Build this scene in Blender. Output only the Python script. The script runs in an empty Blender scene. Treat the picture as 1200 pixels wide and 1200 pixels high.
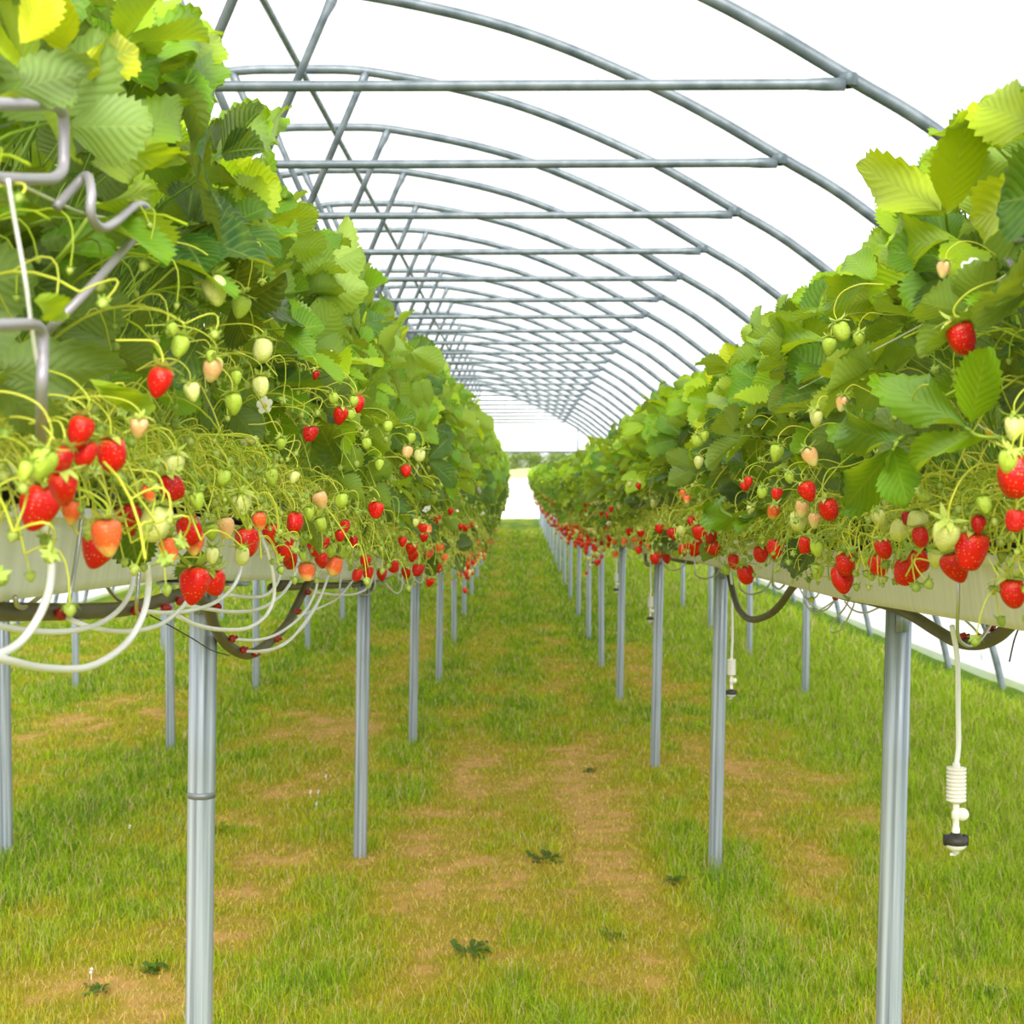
import bpy, math, random
import numpy as np
from mathutils import Vector, Matrix, Euler

S = bpy.context.scene
COL = S.collection
PI = math.pi
F = 1800.0
EYE = 1.55
R_ = random.Random(7)
NP = np.random.default_rng(11)

# ------------------------------------------------------------------ camera
cam_d = bpy.data.cameras.new('camera')
cam_o = bpy.data.objects.new('camera', cam_d)
COL.objects.link(cam_o)
cam_d.lens = 54.0
cam_d.sensor_width = 36.0
cam_d.clip_start = 0.05
cam_d.clip_end = 1500
cam_o.location = (0, 0, EYE)
cam_o.rotation_euler = (math.radians(90 - 1.75), 0, math.radians(0.127))
cam_d.dof.use_dof = True
cam_d.dof.focus_distance = 2.7
cam_d.dof.aperture_fstop = 12.0
S.camera = cam_o
CR = cam_o.rotation_euler.to_matrix()
CO = Vector((0, 0, EYE))

def ray(px, py):
    return CR @ Vector(((px - 600) / F, -(py - 600) / F, -1.0))
def at(px, py, lat):                      # the point on the plane x = lat
    d = ray(px, py)
    return CO + d * (lat / d.x)
def at_y(px, py, y):                      # the point on the plane y = const
    d = ray(px, py)
    return CO + d * (y / d.y)

S.view_settings.view_transform = 'Standard'
S.view_settings.look = 'None'
S.view_settings.gamma = 1.0
S.view_settings.use_curve_mapping = False
S.view_settings.exposure = 0.86
S.cycles.max_bounces = 8
S.cycles.transparent_max_bounces = 16
S.cycles.diffuse_bounces = 4
S.cycles.transmission_bounces = 5
S.cycles.use_denoising = True
S.cycles.sample_clamp_indirect = 6.0

# ------------------------------------------------------------------ profiles along the rows (world z)
def prof(tab):
    ys = np.array([a for a, b in tab]); zs = np.array([b for a, b in tab])
    return lambda y: np.interp(y, ys, zs)
ground0 = prof([(-5, 0.05), (2, 0.05), (5.8, 0.0), (8.6, -.11), (12, -.20), (15, -.25), (18.6, -.29), (30, -.31), (52, -.27), (56, -.3), (700, -.3)])
gutL = prof([(-3, 1.43), (1.5, 1.413), (2.4, 1.372), (3, 1.325), (6, 1.10), (9.2, .945), (12.4, .835), (15.5, .755), (18.6, .70), (25, .66), (35, .63), (60, .62)])
gutR = prof([(-3, 1.41), (1.0, 1.37), (2, 1.332), (3.13, 1.275), (5.82, 1.185), (8.34, 1.075), (11.3, 1.0), (13.5, .94), (15.9, .89), (18.5, .845), (25, .78), (35, .73), (60, .70)])
def ground(x, y):
    x = np.asarray(x, float); y = np.asarray(y, float)
    bank = np.clip((x - 1.9) / 1.6, 0, 1) ** 1.5 * .16
    return ground0(y) + bank
tun = prof([(0, 0), (14, 0), (18, -.02), (24, -.1), (30, -.21), (36, -.33), (60, -.6)])
XL, XR = -.62, .76
GH = .098                                  # gutter wall height
ROWS = {'left': (XL, gutL), 'right': (XR, gutR)}
YEND = 50.0

# ------------------------------------------------------------------ mesh helpers
class G:
    def __init__(s):
        s.v = []; s.f = []; s.a = []; s.n = 0
    def add(s, V, faces, a=(0, 0, .5)):
        V = np.asarray(V, float).reshape(-1, 3)
        s.v.append(V)
        A = np.asarray(a, float)
        s.a.append(np.tile(A, (len(V), 1)) if A.ndim == 1 else A)
        for q in faces:
            q = np.asarray(q, int)
            if q.size: s.f.append(q + s.n)
        s.n += len(V)
    def mesh(s, name, mats, smooth=True):
        V = np.concatenate(s.v)
        me = bpy.data.meshes.new(name)
        tot = np.concatenate([np.full(len(q), q.shape[1]) for q in s.f])
        loops = np.concatenate([q.reshape(-1) for q in s.f])
        me.vertices.add(len(V)); me.vertices.foreach_set('co', V.astype(np.float32).reshape(-1))
        me.loops.add(len(loops)); me.loops.foreach_set('vertex_index', loops.astype(np.int32))
        me.polygons.add(len(tot))
        st = np.concatenate([[0], np.cumsum(tot)[:-1]])
        me.polygons.foreach_set('loop_start', st.astype(np.int32))
        me.polygons.foreach_set('loop_total', tot.astype(np.int32))
        if smooth: me.polygons.foreach_set('use_smooth', np.ones(len(tot), bool))
        at_ = me.attributes.new('luv', 'FLOAT_VECTOR', 'POINT')
        at_.data.foreach_set('vector', np.concatenate(s.a).astype(np.float32).reshape(-1))
        for m in (mats if isinstance(mats, (list, tuple)) else [mats]): me.materials.append(m)
        me.update(calc_edges=True); me.validate()
        return me
    def build(s, name, mats, parent=None, smooth=True):
        return put(name, s.mesh(name, mats, smooth), parent)

def put(name, me, parent=None):
    o = bpy.data.objects.new(name, me)
    COL.objects.link(o)
    if parent is not None: o.parent = parent
    return o
def tag(o, label=None, cat=None, group=None, kind=None):
    if label: o['label'] = label
    if cat: o['category'] = cat
    if group: o['group'] = group
    if kind: o['kind'] = kind
    return o
def empty(name, loc=(0, 0, 0), rot=(0, 0, 0), sc=1.0):
    o = bpy.data.objects.new(name, None)
    o.empty_display_size = .02
    COL.objects.link(o)
    o.location = loc; o.rotation_euler = rot; o.scale = (sc, sc, sc)
    return o
def keep_world(o, parent):                # parent a mesh that was laid out in world coordinates
    o.parent = parent
    M = Matrix.LocRotScale(parent.location, parent.rotation_euler, parent.scale)
    o.matrix_parent_inverse = M.inverted()

def grid_faces(n, m, wrap=False):         # n stations of m points
    i = np.arange(n - 1)[:, None]; k = m if wrap else m - 1
    j = np.arange(k)[None, :]; j2 = (j + 1) % m
    return np.stack([i * m + j, i * m + j2, (i + 1) * m + j2, (i + 1) * m + j], -1).reshape(-1, 4)

def tube(g, pts, r, sides=8, a=(0, 0, .5), cap=True):
    P = np.asarray([tuple(p) for p in pts], float); n = len(P)
    T = np.gradient(P, axis=0); T /= np.linalg.norm(T, axis=1)[:, None] + 1e-12
    ref = np.array([0, 0, 1.0]) if abs(T[0, 2]) < .9 else np.array([1.0, 0, 0])
    N = np.zeros_like(P); u = ref - T[0] * (ref @ T[0]); u /= np.linalg.norm(u); N[0] = u
    for i in range(1, n):
        u = N[i - 1] - T[i] * (N[i - 1] @ T[i]); u /= np.linalg.norm(u) + 1e-12; N[i] = u
    B = np.cross(T, N)
    ang = np.linspace(0, 2 * PI, sides, endpoint=False)
    rr = np.broadcast_to(np.asarray(r, float), (n,))
    V = P[:, None, :] + rr[:, None, None] * (np.cos(ang)[None, :, None] * N[:, None, :] + np.sin(ang)[None, :, None] * B[:, None, :])
    fs = [grid_faces(n, sides, True)]
    if cap:
        fs.append(np.arange(sides)[::-1][None, :]); fs.append(((n - 1) * sides + np.arange(sides))[None, :])
    g.add(V, fs, a)

def spline(pts, k=8):                     # Catmull-Rom through points
    P = [Vector(p) for p in pts]
    P = [P[0] * 2 - P[1]] + P + [P[-1] * 2 - P[-2]]
    out = []
    for i in range(1, len(P) - 2):
        a, b, c, d = P[i - 1:i + 3]
        for j in range(k):
            t = j / k
            out.append(.5 * (2 * b + (c - a) * t + (2 * a - 5 * b + 4 * c - d) * t * t + (3 * b - a - 3 * c + d) * t ** 3))
    out.append(P[-2])
    return out
def bez(a, b, c, n):
    t = np.linspace(0, 1, n)[:, None]
    return (1 - t) ** 2 * np.asarray(a) + 2 * t * (1 - t) * np.asarray(b) + t * t * np.asarray(c)

def box(g, x0, x1, y0, y1, z0, z1, a=(0, 0, .5)):
    V = [(x, y, z) for x in (x0, x1) for y in (y0, y1) for z in (z0, z1)]
    g.add(V, [np.array([[0, 1, 3, 2], [4, 6, 7, 5], [0, 4, 5, 1], [2, 3, 7, 6], [0, 2, 6, 4], [1, 5, 7, 3]])], a)

def lathe(g, prof_, sides=20, a=(0, 0, .5), c=(0, 0, 0)):
    P = np.asarray(prof_, float)
    ang = np.linspace(0, 2 * PI, sides, endpoint=False)
    V = np.stack([P[:, 0:1] * np.cos(ang) + c[0], P[:, 0:1] * np.sin(ang) + c[1], np.repeat(P[:, 1:2], sides, 1) + c[2]], -1)
    g.add(V, [grid_faces(len(P), sides, True)], a)

# ------------------------------------------------------------------ materials
def mat(name):
    m = bpy.data.materials.new(name); m.use_nodes = True
    nt = m.node_tree; nt.nodes.clear()
    out = nt.nodes.new('ShaderNodeOutputMaterial')
    return m, nt, out
class N:
    def __init__(s, nt): s.nt = nt
    def __call__(s, t, **kw):
        n = s.nt.nodes.new('ShaderNode' + t)
        for k, v in kw.items():
            if hasattr(n, k) and k not in ('inputs',): setattr(n, k, v)
            else: n.inputs[k.replace('_', ' ')].default_value = v
        return n
    def l(s, a, b): s.nt.links.new(a, b)
    def math(s, op, a, b=None, c=None):
        n = s.nt.nodes.new('ShaderNodeMath'); n.operation = op
        for i, x in enumerate((a, b, c)):
            if x is None: continue
            if isinstance(x, (int, float)): n.inputs[i].default_value = x
            else: s.l(x, n.inputs[i])
        return n.outputs[0]
    def mix(s, f, a, b):
        n = s.nt.nodes.new('ShaderNodeMix'); n.data_type = 'RGBA'
        for k, x in ((0, f), (6, a), (7, b)):
            if isinstance(x, (int, float)): n.inputs[k].default_value = x
            elif isinstance(x, (tuple, list)): n.inputs[k].default_value = (*x, 1)
            else: s.l(x, n.inputs[k])
        return n.outputs[2]
    def ramp(s, f, stops):
        n = s.nt.nodes.new('ShaderNodeValToRGB'); e = n.color_ramp.elements
        while len(e) < len(stops): e.new(.5)
        for k, (p, c) in enumerate(stops): e[k].position = p; e[k].color = (*c, 1)
        s.l(f, n.inputs[0]); return n.outputs[0]

def plain(name, col, rough=.5, metal=0.0, noise=None, bump=0, spec=.5):
    m, nt, out = mat(name); n = N(nt)
    b = n('BsdfPrincipled'); b.inputs['Roughness'].default_value = rough; b.inputs['Metallic'].default_value = metal
    b.inputs['Specular IOR Level'].default_value = spec
    b.inputs['Base Color'].default_value = (*col, 1)
    if noise:
        sc, col2, lo, hi, stretch = noise
        tc = n('TexCoord'); mp = n('Mapping'); mp.inputs['Scale'].default_value = stretch
        n.l(tc.outputs['Object'], mp.inputs[0])
        t = n('TexNoise'); t.inputs['Scale'].default_value = sc; t.inputs['Detail'].default_value = 5
        n.l(mp.outputs[0], t.inputs['Vector'])
        n.l(n.ramp(t.outputs[0], [(lo, col), (hi, col2)]), b.inputs['Base Color'])
        if bump:
            bp = n('Bump'); bp.inputs['Strength'].default_value = bump; bp.inputs['Distance'].default_value = .002
            n.l(t.outputs[0], bp.inputs['Height']); n.l(bp.outputs[0], b.inputs['Normal'])
    n.l(b.outputs[0], out.inputs[0])
    return m

def leaf_material(name, back=(.34, .47, .14)):
    m, nt, out = mat(name); n = N(nt)
    at_ = n('Attribute', attribute_name='luv')
    sep = n('SeparateXYZ'); n.l(at_.outputs['Vector'], sep.inputs[0])
    s, t, tint = sep.outputs
    oi = n('ObjectInfo')
    tint = n.math('ADD', tint, n.math('MULTIPLY', n.math('SUBTRACT', oi.outputs['Random'], .5), .16))
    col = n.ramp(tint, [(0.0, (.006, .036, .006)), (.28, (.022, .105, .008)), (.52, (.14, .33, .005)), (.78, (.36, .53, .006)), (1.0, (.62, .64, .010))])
    at2 = n.math('ABSOLUTE', t)
    mid = n.math('SUBTRACT', 1.0, n.math('SMOOTH_MIN', n.math('MULTIPLY', at2, 14.0), 1.0, .2))
    ph = n.math('MULTIPLY', n.math('SUBTRACT', s, n.math('MULTIPLY', at2, .34)), 9.0 * PI)
    side = n.math('POWER', n.math('ABSOLUTE', n.math('SINE', ph)), 14.0)
    side = n.math('MULTIPLY', side, .45)
    vein = n.math('MAXIMUM', n.math('MAXIMUM', mid, 0.0), side)
    tc = n('TexCoord'); nz = n('TexNoise'); nz.inputs['Scale'].default_value = 55.0; n.l(tc.outputs['Object'], nz.inputs['Vector'])
    col = n.mix(n.math('MULTIPLY', vein, .38), col, (.38, .52, .10))
    col = n.mix(n.math('MULTIPLY', n.math('SUBTRACT', nz.outputs[0], .45), .6), col, (.32, .42, .01))
    geo = n('NewGeometry')
    backc = n.mix(.55, col, back)
    colb = n.mix(geo.outputs['Backfacing'], col, backc)
    hgt = n.math('ADD', n.math('MULTIPLY', n.math('ABSOLUTE', n.math('SINE', ph)), -1.0), n.math('MULTIPLY', vein, -.3))
    bp = n('Bump'); bp.inputs['Strength'].default_value = .32; bp.inputs['Distance'].default_value = .0016
    n.l(hgt, bp.inputs['Height'])
    b = n('BsdfPrincipled'); b.inputs['Roughness'].default_value = .45; b.inputs['Specular IOR Level'].default_value = .32
    n.l(colb, b.inputs['Base Color']); n.l(bp.outputs[0], b.inputs['Normal'])
    tr = n('BsdfTranslucent')
    tcol = n.mix(.42, col, (.70, .76, .01))
    n.l(tcol, tr.inputs['Color'])
    mx = n('MixShader'); mx.inputs[0].default_value = .36
    n.l(b.outputs[0], mx.inputs[1]); n.l(tr.outputs[0], mx.inputs[2])
    n.l(mx.outputs[0], out.inputs[0])
    return m

def stalk_material(name, c1, c2):
    m, nt, out = mat(name); n = N(nt)
    at_ = n('Attribute', attribute_name='luv'); sep = n('SeparateXYZ'); n.l(at_.outputs['Vector'], sep.inputs[0])
    col = n.mix(sep.outputs[2], c1, c2)
    b = n('BsdfPrincipled'); b.inputs['Roughness'].default_value = .45; n.l(col, b.inputs['Base Color'])
    b.inputs['Subsurface Weight'].default_value = 0
    tr = n('BsdfTranslucent'); n.l(col, tr.inputs['Color'])
    mx = n('MixShader'); mx.inputs[0].default_value = .3
    n.l(b.outputs[0], mx.inputs[1]); n.l(tr.outputs[0], mx.inputs[2]); n.l(mx.outputs[0], out.inputs[0])
    return m

def berry_material(name, top, body, tip, seed_col, noise_amt=.25, rough=.34, zlo=-.036, side=0.0):
    m, nt, out = mat(name); n = N(nt)
    tc = n('TexCoord'); sep = n('SeparateXYZ'); n.l(tc.outputs['Object'], sep.inputs[0])
    nz = n('TexNoise'); nz.inputs['Scale'].default_value = 60.0; n.l(tc.outputs['Object'], nz.inputs['Vector'])
    f = n.math('DIVIDE', sep.outputs[2], zlo)
    f = n.math('ADD', f, n.math('MULTIPLY', n.math('SUBTRACT', nz.outputs[0], .5), noise_amt))
    if side: f = n.math('ADD', f, n.math('MULTIPLY', sep.outputs[0], side))
    col = n.ramp(f, [(.02, top), (.22, body), (.62, body), (.96, tip)])
    vo = n('TexVoronoi'); vo.inputs['Scale'].default_value = 300.0; vo.inputs['Randomness'].default_value = .45
    n.l(tc.outputs['Object'], vo.inputs['Vector'])
    d = vo.outputs['Distance']
    seed = n.math('LESS_THAN', d, .17)
    col = n.mix(seed, col, seed_col)
    h = n.math('SMOOTH_MIN', d, .5, .2)
    bp = n('Bump'); bp.inputs['Strength'].default_value = .75; bp.inputs['Distance'].default_value = .0016
    n.l(h, bp.inputs['Height'])
    b = n('BsdfPrincipled'); b.inputs['Roughness'].default_value = rough
    b.inputs['Specular IOR Level'].default_value = .32; b.inputs['Coat Weight'].default_value = .10; b.inputs['Coat Roughness'].default_value = .15
    n.l(col, b.inputs['Base Color']); n.l(bp.outputs[0], b.inputs['Normal'])
    n.l(b.outputs[0], out.inputs[0])
    return m

M = {}
M['leaf'] = leaf_material('strawberry leaf')
M['petiole'] = stalk_material('leaf stalk', (.16, .33, .03), (.42, .56, .05))
M['stalk'] = stalk_material('fruit stalk', (.44, .57, .02), (.80, .80, .10))
M['calyx'] = stalk_material('calyx', (.28, .44, .05), (.58, .66, .14))
M['ripe'] = berry_material('ripe fruit', (.72, .045, .015), (.64, .006, .005), (.56, .004, .005), (.80, .36, .06))
M['deep'] = berry_material('deep red fruit', (.50, .008, .006), (.44, .003, .004), (.40, .003, .004), (.80, .30, .08))
M['half'] = berry_material('half ripe fruit', (.86, .16, .07), (.86, .13, .03), (.84, .62, .17), (.86, .62, .20), .5)
M['blush'] = berry_material('blushing fruit', (.86, .60, .32), (.84, .46, .20), (.80, .72, .28), (.76, .62, .22), .6)
M['pale'] = berry_material('pale fruit', (.66, .72, .22), (.70, .72, .26), (.60, .66, .15), (.42, .44, .06), .3, .38)
M['green'] = berry_material('green fruit', (.40, .56, .06), (.42, .56, .06), (.40, .52, .05), (.28, .36, .03), .3, .4)
M['petal'] = plain('petal', (.9, .9, .86), .6)
M['yellow'] = plain('flower centre', (.75, .5, .04), .6)
M['galv'] = plain('galvanised steel', (.20, .24, .30), .40, .4, (85, (.50, .56, .65), .36, .66, (1, 1, .02)), .1)  # lengthwise noise streaks put the posts' vertical highlights into the colour
M['hoop'] = plain('hoop steel', (.095, .13, .15), .42, .3, (9, (.31, .35, .385), .3, .75, (1, 1, 1)))
M['wire'] = plain('wire', (.55, .55, .56), .3, .85)
M['rod'] = plain('coated rod', (.36, .34, .38), .4, .25)
M['gutter'] = plain('gutter steel', (.74, .745, .70), .42, .0, (10, (.86, .86, .84), .32, .68, (.3, 6, .15)), 0)
M['blackplastic'] = plain('black plastic', (.022, .020, .019), .5, 0, (20, (.05, .042, .036), .4, .8, (1, 1, 1)))
M['substrate'] = plain('coir', (.06, .035, .02), .95, 0, (90, (.22, .14, .075), .35, .7, (1, 1, 1)), .8)
M['pipe'] = plain('irrigation pipe', (.085, .075, .055), .5, 0, (12, (.135, .118, .085), .3, .7, (1, 1, 1)))
M['dripper'] = plain('dripper', (.36, .012, .014), .4)
M['tubew'] = plain('white tube', (.86, .86, .88), .35)
M['tubeg'] = plain('weathered tube', (.62, .62, .56), .4)
M['weight'] = plain('weight plastic', (.84, .81, .74), .5)
M['clear'] = plain('clear plastic', (.78, .78, .76), .25)
M['string'] = plain('string', (.70, .74, .55), .7)
M['rope'] = plain('rope', (.40, .41, .44), .8)
M['sheet'] = plain('white sheet', (.93, .93, .95), .6)
M['trunk'] = plain('bark', (.09, .065, .045), .9)

def film_material(name, opaque, tint=(.93, .935, .96)):
    m, nt, out = mat(name); n = N(nt)
    tc = n('TexCoord')
    mp = n('Mapping'); mp.inputs['Scale'].default_value = (1.0, .35, 1.0); n.l(tc.outputs['Object'], mp.inputs[0])
    nz = n('TexNoise'); nz.inputs['Scale'].default_value = 2.2; nz.inputs['Detail'].default_value = 6; nz.inputs['Distortion'].default_value = .8
    n.l(mp.outputs[0], nz.inputs['Vector'])
    bp = n('Bump'); bp.inputs['Strength'].default_value = .5; bp.inputs['Distance'].default_value = .05; n.l(nz.outputs[0], bp.inputs['Height'])
    d = n('BsdfDiffuse'); d.inputs[0].default_value = (*tint, 1); n.l(bp.outputs[0], d.inputs['Normal'])
    tl = n('BsdfTranslucent'); tl.inputs[0].default_value = (*tint, 1); n.l(bp.outputs[0], tl.inputs['Normal'])
    m1 = n('MixShader'); m1.inputs[0].default_value = .6; n.l(d.outputs[0], m1.inputs[1]); n.l(tl.outputs[0], m1.inputs[2])
    tr = n('BsdfTransparent'); tr.inputs[0].default_value = (1, 1, 1, 1)
    f = n.math('ADD', opaque - (.12 if opaque < .5 else .28), n.math('MULTIPLY', nz.outputs[0], .24 if opaque < .5 else .55))
    m2 = n('MixShader'); n.l(f, m2.inputs[0]); n.l(tr.outputs[0], m2.inputs[1]); n.l(m1.outputs[0], m2.inputs[2])
    n.l(m2.outputs[0], out.inputs[0])
    return m
M['film'] = film_material('tunnel film', .55, (.74, .76, .80))
M['filmside'] = film_material('side film', .40, (.97, .97, .98))

# ------------------------------------------------------------------ world and sun
w = bpy.data.worlds.new('overcast sky'); S.world = w; w.use_nodes = True
nt = w.node_tree; nt.nodes.clear(); n = N(nt)
wo = n('OutputWorld'); bg = n('Background')
tc = n('TexCoord'); sp = n('SeparateXYZ'); n.l(tc.outputs['Generated'], sp.inputs[0])
n.l(n.ramp(n.math('ADD', n.math('MULTIPLY', sp.outputs[2], .5), .5), [(.40, (.62, .63, .60)), (.50, (.96, .97, 1.0)), (1.0, (1.0, 1.0, 1.0))]), bg.inputs[0])
bg.inputs[1].default_value = .80
n.l(bg.outputs[0], wo.inputs[0])
sd = bpy.data.lights.new('sun', 'SUN'); sd.energy = 4.6; sd.angle = math.radians(50); sd.color = (1, .97, .9)
so = bpy.data.objects.new('sun', sd); COL.objects.link(so)
so.rotation_euler = (math.radians(52), math.radians(4), 0)     # from behind the camera, high

# ------------------------------------------------------------------ words
ONES = 'zeroth first second third fourth fifth sixth seventh eighth ninth tenth eleventh twelfth thirteenth fourteenth fifteenth sixteenth seventeenth eighteenth nineteenth'.split()
TENS = {20: 'twent', 30: 'thirt', 40: 'fort', 50: 'fift'}
CARD = {20: 'twenty', 30: 'thirty', 40: 'forty', 50: 'fifty'}
def ordw(k):
    if k < 20: return ONES[k]
    t = k // 10 * 10
    return TENS[t] + 'ieth' if k == t else CARD[t] + '-' + ONES[k - t]

# ------------------------------------------------------------------ posts
POSTS_L = [2.93 + 3.14 * i for i in range(15)]
POSTS_R = [3.13, 5.82, 8.34, 11.2, 13.5, 15.9, 18.5] + [18.5 + 2.6 * i for i in range(1, 12)]
def post_mesh():
    g = G()
    k = 40; ang = np.linspace(0, 2 * PI, k, endpoint=False)
    r = np.full(k, .0262)
    for a0 in (-PI / 2 - .35, -PI / 2 + .55, PI / 2 - .5, PI / 2 + .4):       # rolled seams along the tube
        r -= .0030 * np.exp(-((np.angle(np.exp(1j * (ang - a0)))) / .13) ** 2)
    zz = np.linspace(0, 1, 5)
    V = np.stack([np.tile(r * np.cos(ang), (5, 1)), np.tile(r * np.sin(ang), (5, 1)), np.repeat(zz[:, None], k, 1)], -1)
    g.add(V, [grid_faces(5, k, True), (4 * k + np.arange(k))[None, :]])
    return g.mesh('tube', M['galv'])
PM = post_mesh()
def saddle_mesh():
    g = G(); box(g, -.085, .085, -.03, .03, -.005, 0)
    box(g, -.012, .012, -.032, -.026, -.06, -.005)
    return g.mesh('saddle', M['galv'], False)
SM = saddle_mesh()
cg = G(); lathe(cg, [(.0260, -.006), (.0266, -.006), (.0266, .006), (.0260, .006)], 24)
CM = cg.mesh('joint_ring', plain('dark seam', (.22, .24, .26), .5, .5))
def post(x, y, top, label, group, lean=(0, 0), ring=None):
    gz = float(ground(x, y)) - .1
    r = empty('support_post', (x, y, gz), (lean[1], lean[0], 0))
    tag(r, label, 'post', group)
    t = put('tube', PM, r); t.scale = (1, 1, top - gz - .003)
    s = put('saddle', SM, r); s.location = (0, 0, top - gz - .003)
    if ring is not None:
        c = put('joint_ring', CM, r); c.location = (0, 0, ring - gz)
    return r
for side, (x, gf), ys in (('left', ROWS['left'], POSTS_L), ('right', ROWS['right'], POSTS_R)):
    for i, y in enumerate(ys):
        lean = (math.radians(1.0), 0) if i < 4 else (R_.uniform(-.008, .015), 0)
        lab = (f'galvanised steel post under the {side} plant row, {ordw(i + 1)} from the camera' if i < 9
               else f'thin hazy galvanised post far down the {side} plant row, past its ninth post')
        if i == 0: lab = f'thick nearest galvanised post under the {side} plant row' + (', with a dark joint ring' if side == 'left' else ', streaked with pale highlights')
        post(x, y, float(gf(y)), lab, f'posts under the {side} row', lean, at(223, 933, x).z if (side == 'left' and i == 0) else None)
OUTER = [('outer left', -2.02, [6.05, 8.95, 11.9, 14.9, 17.9, 21], gutL), ('far left', -3.45, [12.0, 15.0, 18, 21], gutL), ('outer right', 2.14, [8.4, 11.3, 14.0, 16.8, 19.6, 22.4], gutR)]
for nm, x, ys, gf in OUTER:
    for i, y in enumerate(ys):
        lab = f'slim grey post of the {nm} row seen beneath nearer gutter, {ordw(i + 1)} from camera'
        post(x, y, float(gf(y)), lab, f'posts of the {nm} row', (R_.uniform(-.008, .012), 0))

# ------------------------------------------------------------------ gutters
def gutter(x, gf, y0, y1, label):
    ys = np.arange(y0, y1, .2); g = G()
    pts = []
    for s in (-1, 1):
        pass
    hw, b, L = .104, .088, GH
    cs = [(-hw - .010, L - .010), (-hw - .010, L), (-hw - .004, L + .003), (-hw, L), (-hw + .002, L - .014), (-b - .004, .012), (-b, .0), (-.03, 0), (-.026, .006), (.026, .006), (.03, 0), (b, 0), (b + .004, .012), (hw - .002, L - .014), (hw, L), (hw + .004, L + .003), (hw + .010, L), (hw + .010, L - .010)]
    inner = [(p[0] * (1 - .018), p[1] + .002) for p in cs[4:14]]
    for c in (cs, inner):
        V = np.array([[(x + p[0], y, float(gf(y)) + p[1]) for p in c] for y in ys])
        g.add(V, [grid_faces(len(ys), len(c))])
    o = g.build('growing_gutter', M['gutter'])
    return tag(o, label, 'gutter', 'gutters holding the plants')
gutter(XL, gutL, -.6, YEND, 'cream metal growing gutter on posts under the left plant row')
gutter(XR, gutR, -.6, YEND, 'cream metal growing gutter on posts under the right plant row')
gutter(-2.02, gutL, 3, 30, 'cream metal gutter of the second row on the left, behind the left row')
gutter(2.14, gutR, 3, 30, 'cream metal gutter behind the right row, towards the white side wall')

# ------------------------------------------------------------------ planting troughs in the gutters
def trough_meshes():
    L, W, H = .48, .165, .115
    def ring(hl, hw, z, r=.02, k=5):
        out = []
        for cx, cy, a0 in ((hw - r, hl - r, 0), (-hw + r, hl - r, PI / 2), (-hw + r, -hl + r, PI), (hw - r, -hl + r, 1.5 * PI)):
            for i in range(k):
                a = a0 + PI / 2 * i / (k - 1); out.append((cx + r * math.cos(a), cy + r * math.sin(a), z))
        return out
    b = G()
    rs = [ring(L / 2 - .015, W / 2 - .018, 0), ring(L / 2, W / 2, H - .012), ring(L / 2 + .006, W / 2 + .006, H - .012), ring(L / 2 + .006, W / 2 + .006, H), ring(L / 2 - .004, W / 2 - .004, H), ring(L / 2 - .01, W / 2 - .01, H - .03)]
    m = len(rs[0])
    b.add(np.array(rs), [grid_faces(len(rs), m, True), np.arange(m)[::-1][None, :]])
    for i in range(-4, 5):                                   # moulded ribs on the long walls
        for s in (-1, 1): box(b, s * (W / 2 - .008) - .006, s * (W / 2 - .008) + .006, i * .05 - .004, i * .05 + .004, .015, H - .012)
    d = G()
    xs = np.linspace(-W / 2 + .006, W / 2 - .006, 9); ys = np.linspace(-L / 2 + .006, L / 2 - .006, 25)
    V = np.array([[(x, y, H - .018 + .012 * math.cos(x * 15) + R_.uniform(-.004, .004)) for x in xs] for y in ys])
    d.add(V, [grid_faces(25, 9)])
    return b.mesh('trough_body', M['blackplastic'], False), d.mesh('substrate', M['substrate'])
TB, TS = trough_meshes()
def post_place(side, y):
    ys = POSTS_L if side == 'left' else POSTS_R
    k = sum(1 for p in ys if p <= y)
    return k
def bay_words(side, k):
    return 'before its first post' if k == 0 else f'beyond its {ordw(k)} post'
cnt = {}
for side in ('left', 'right'):
    x, gf = ROWS[side]
    y = 1.0
    while y < YEND - .5:
        sl = math.atan2(float(gf(y + .2) - gf(y - .2)), .4)
        r = empty('planting_trough', (x, y, float(gf(y)) + .009), (sl, 0, 0))
        k = post_place(side, y); cnt[side, k] = c = cnt.get((side, k), 0) + 1
        lab = (f'black ribbed planting trough sitting in the {side} gutter, {ordw(c)} one {bay_words(side, k)}' if k < 2
               else f'black planting trough hidden by leaves in the {side} gutter, past its second post')
        tag(r, lab, 'planter', f'planting troughs in the {side} gutter')
        put('trough_body', TB, r); put('substrate', TS, r)
        y += .5

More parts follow.
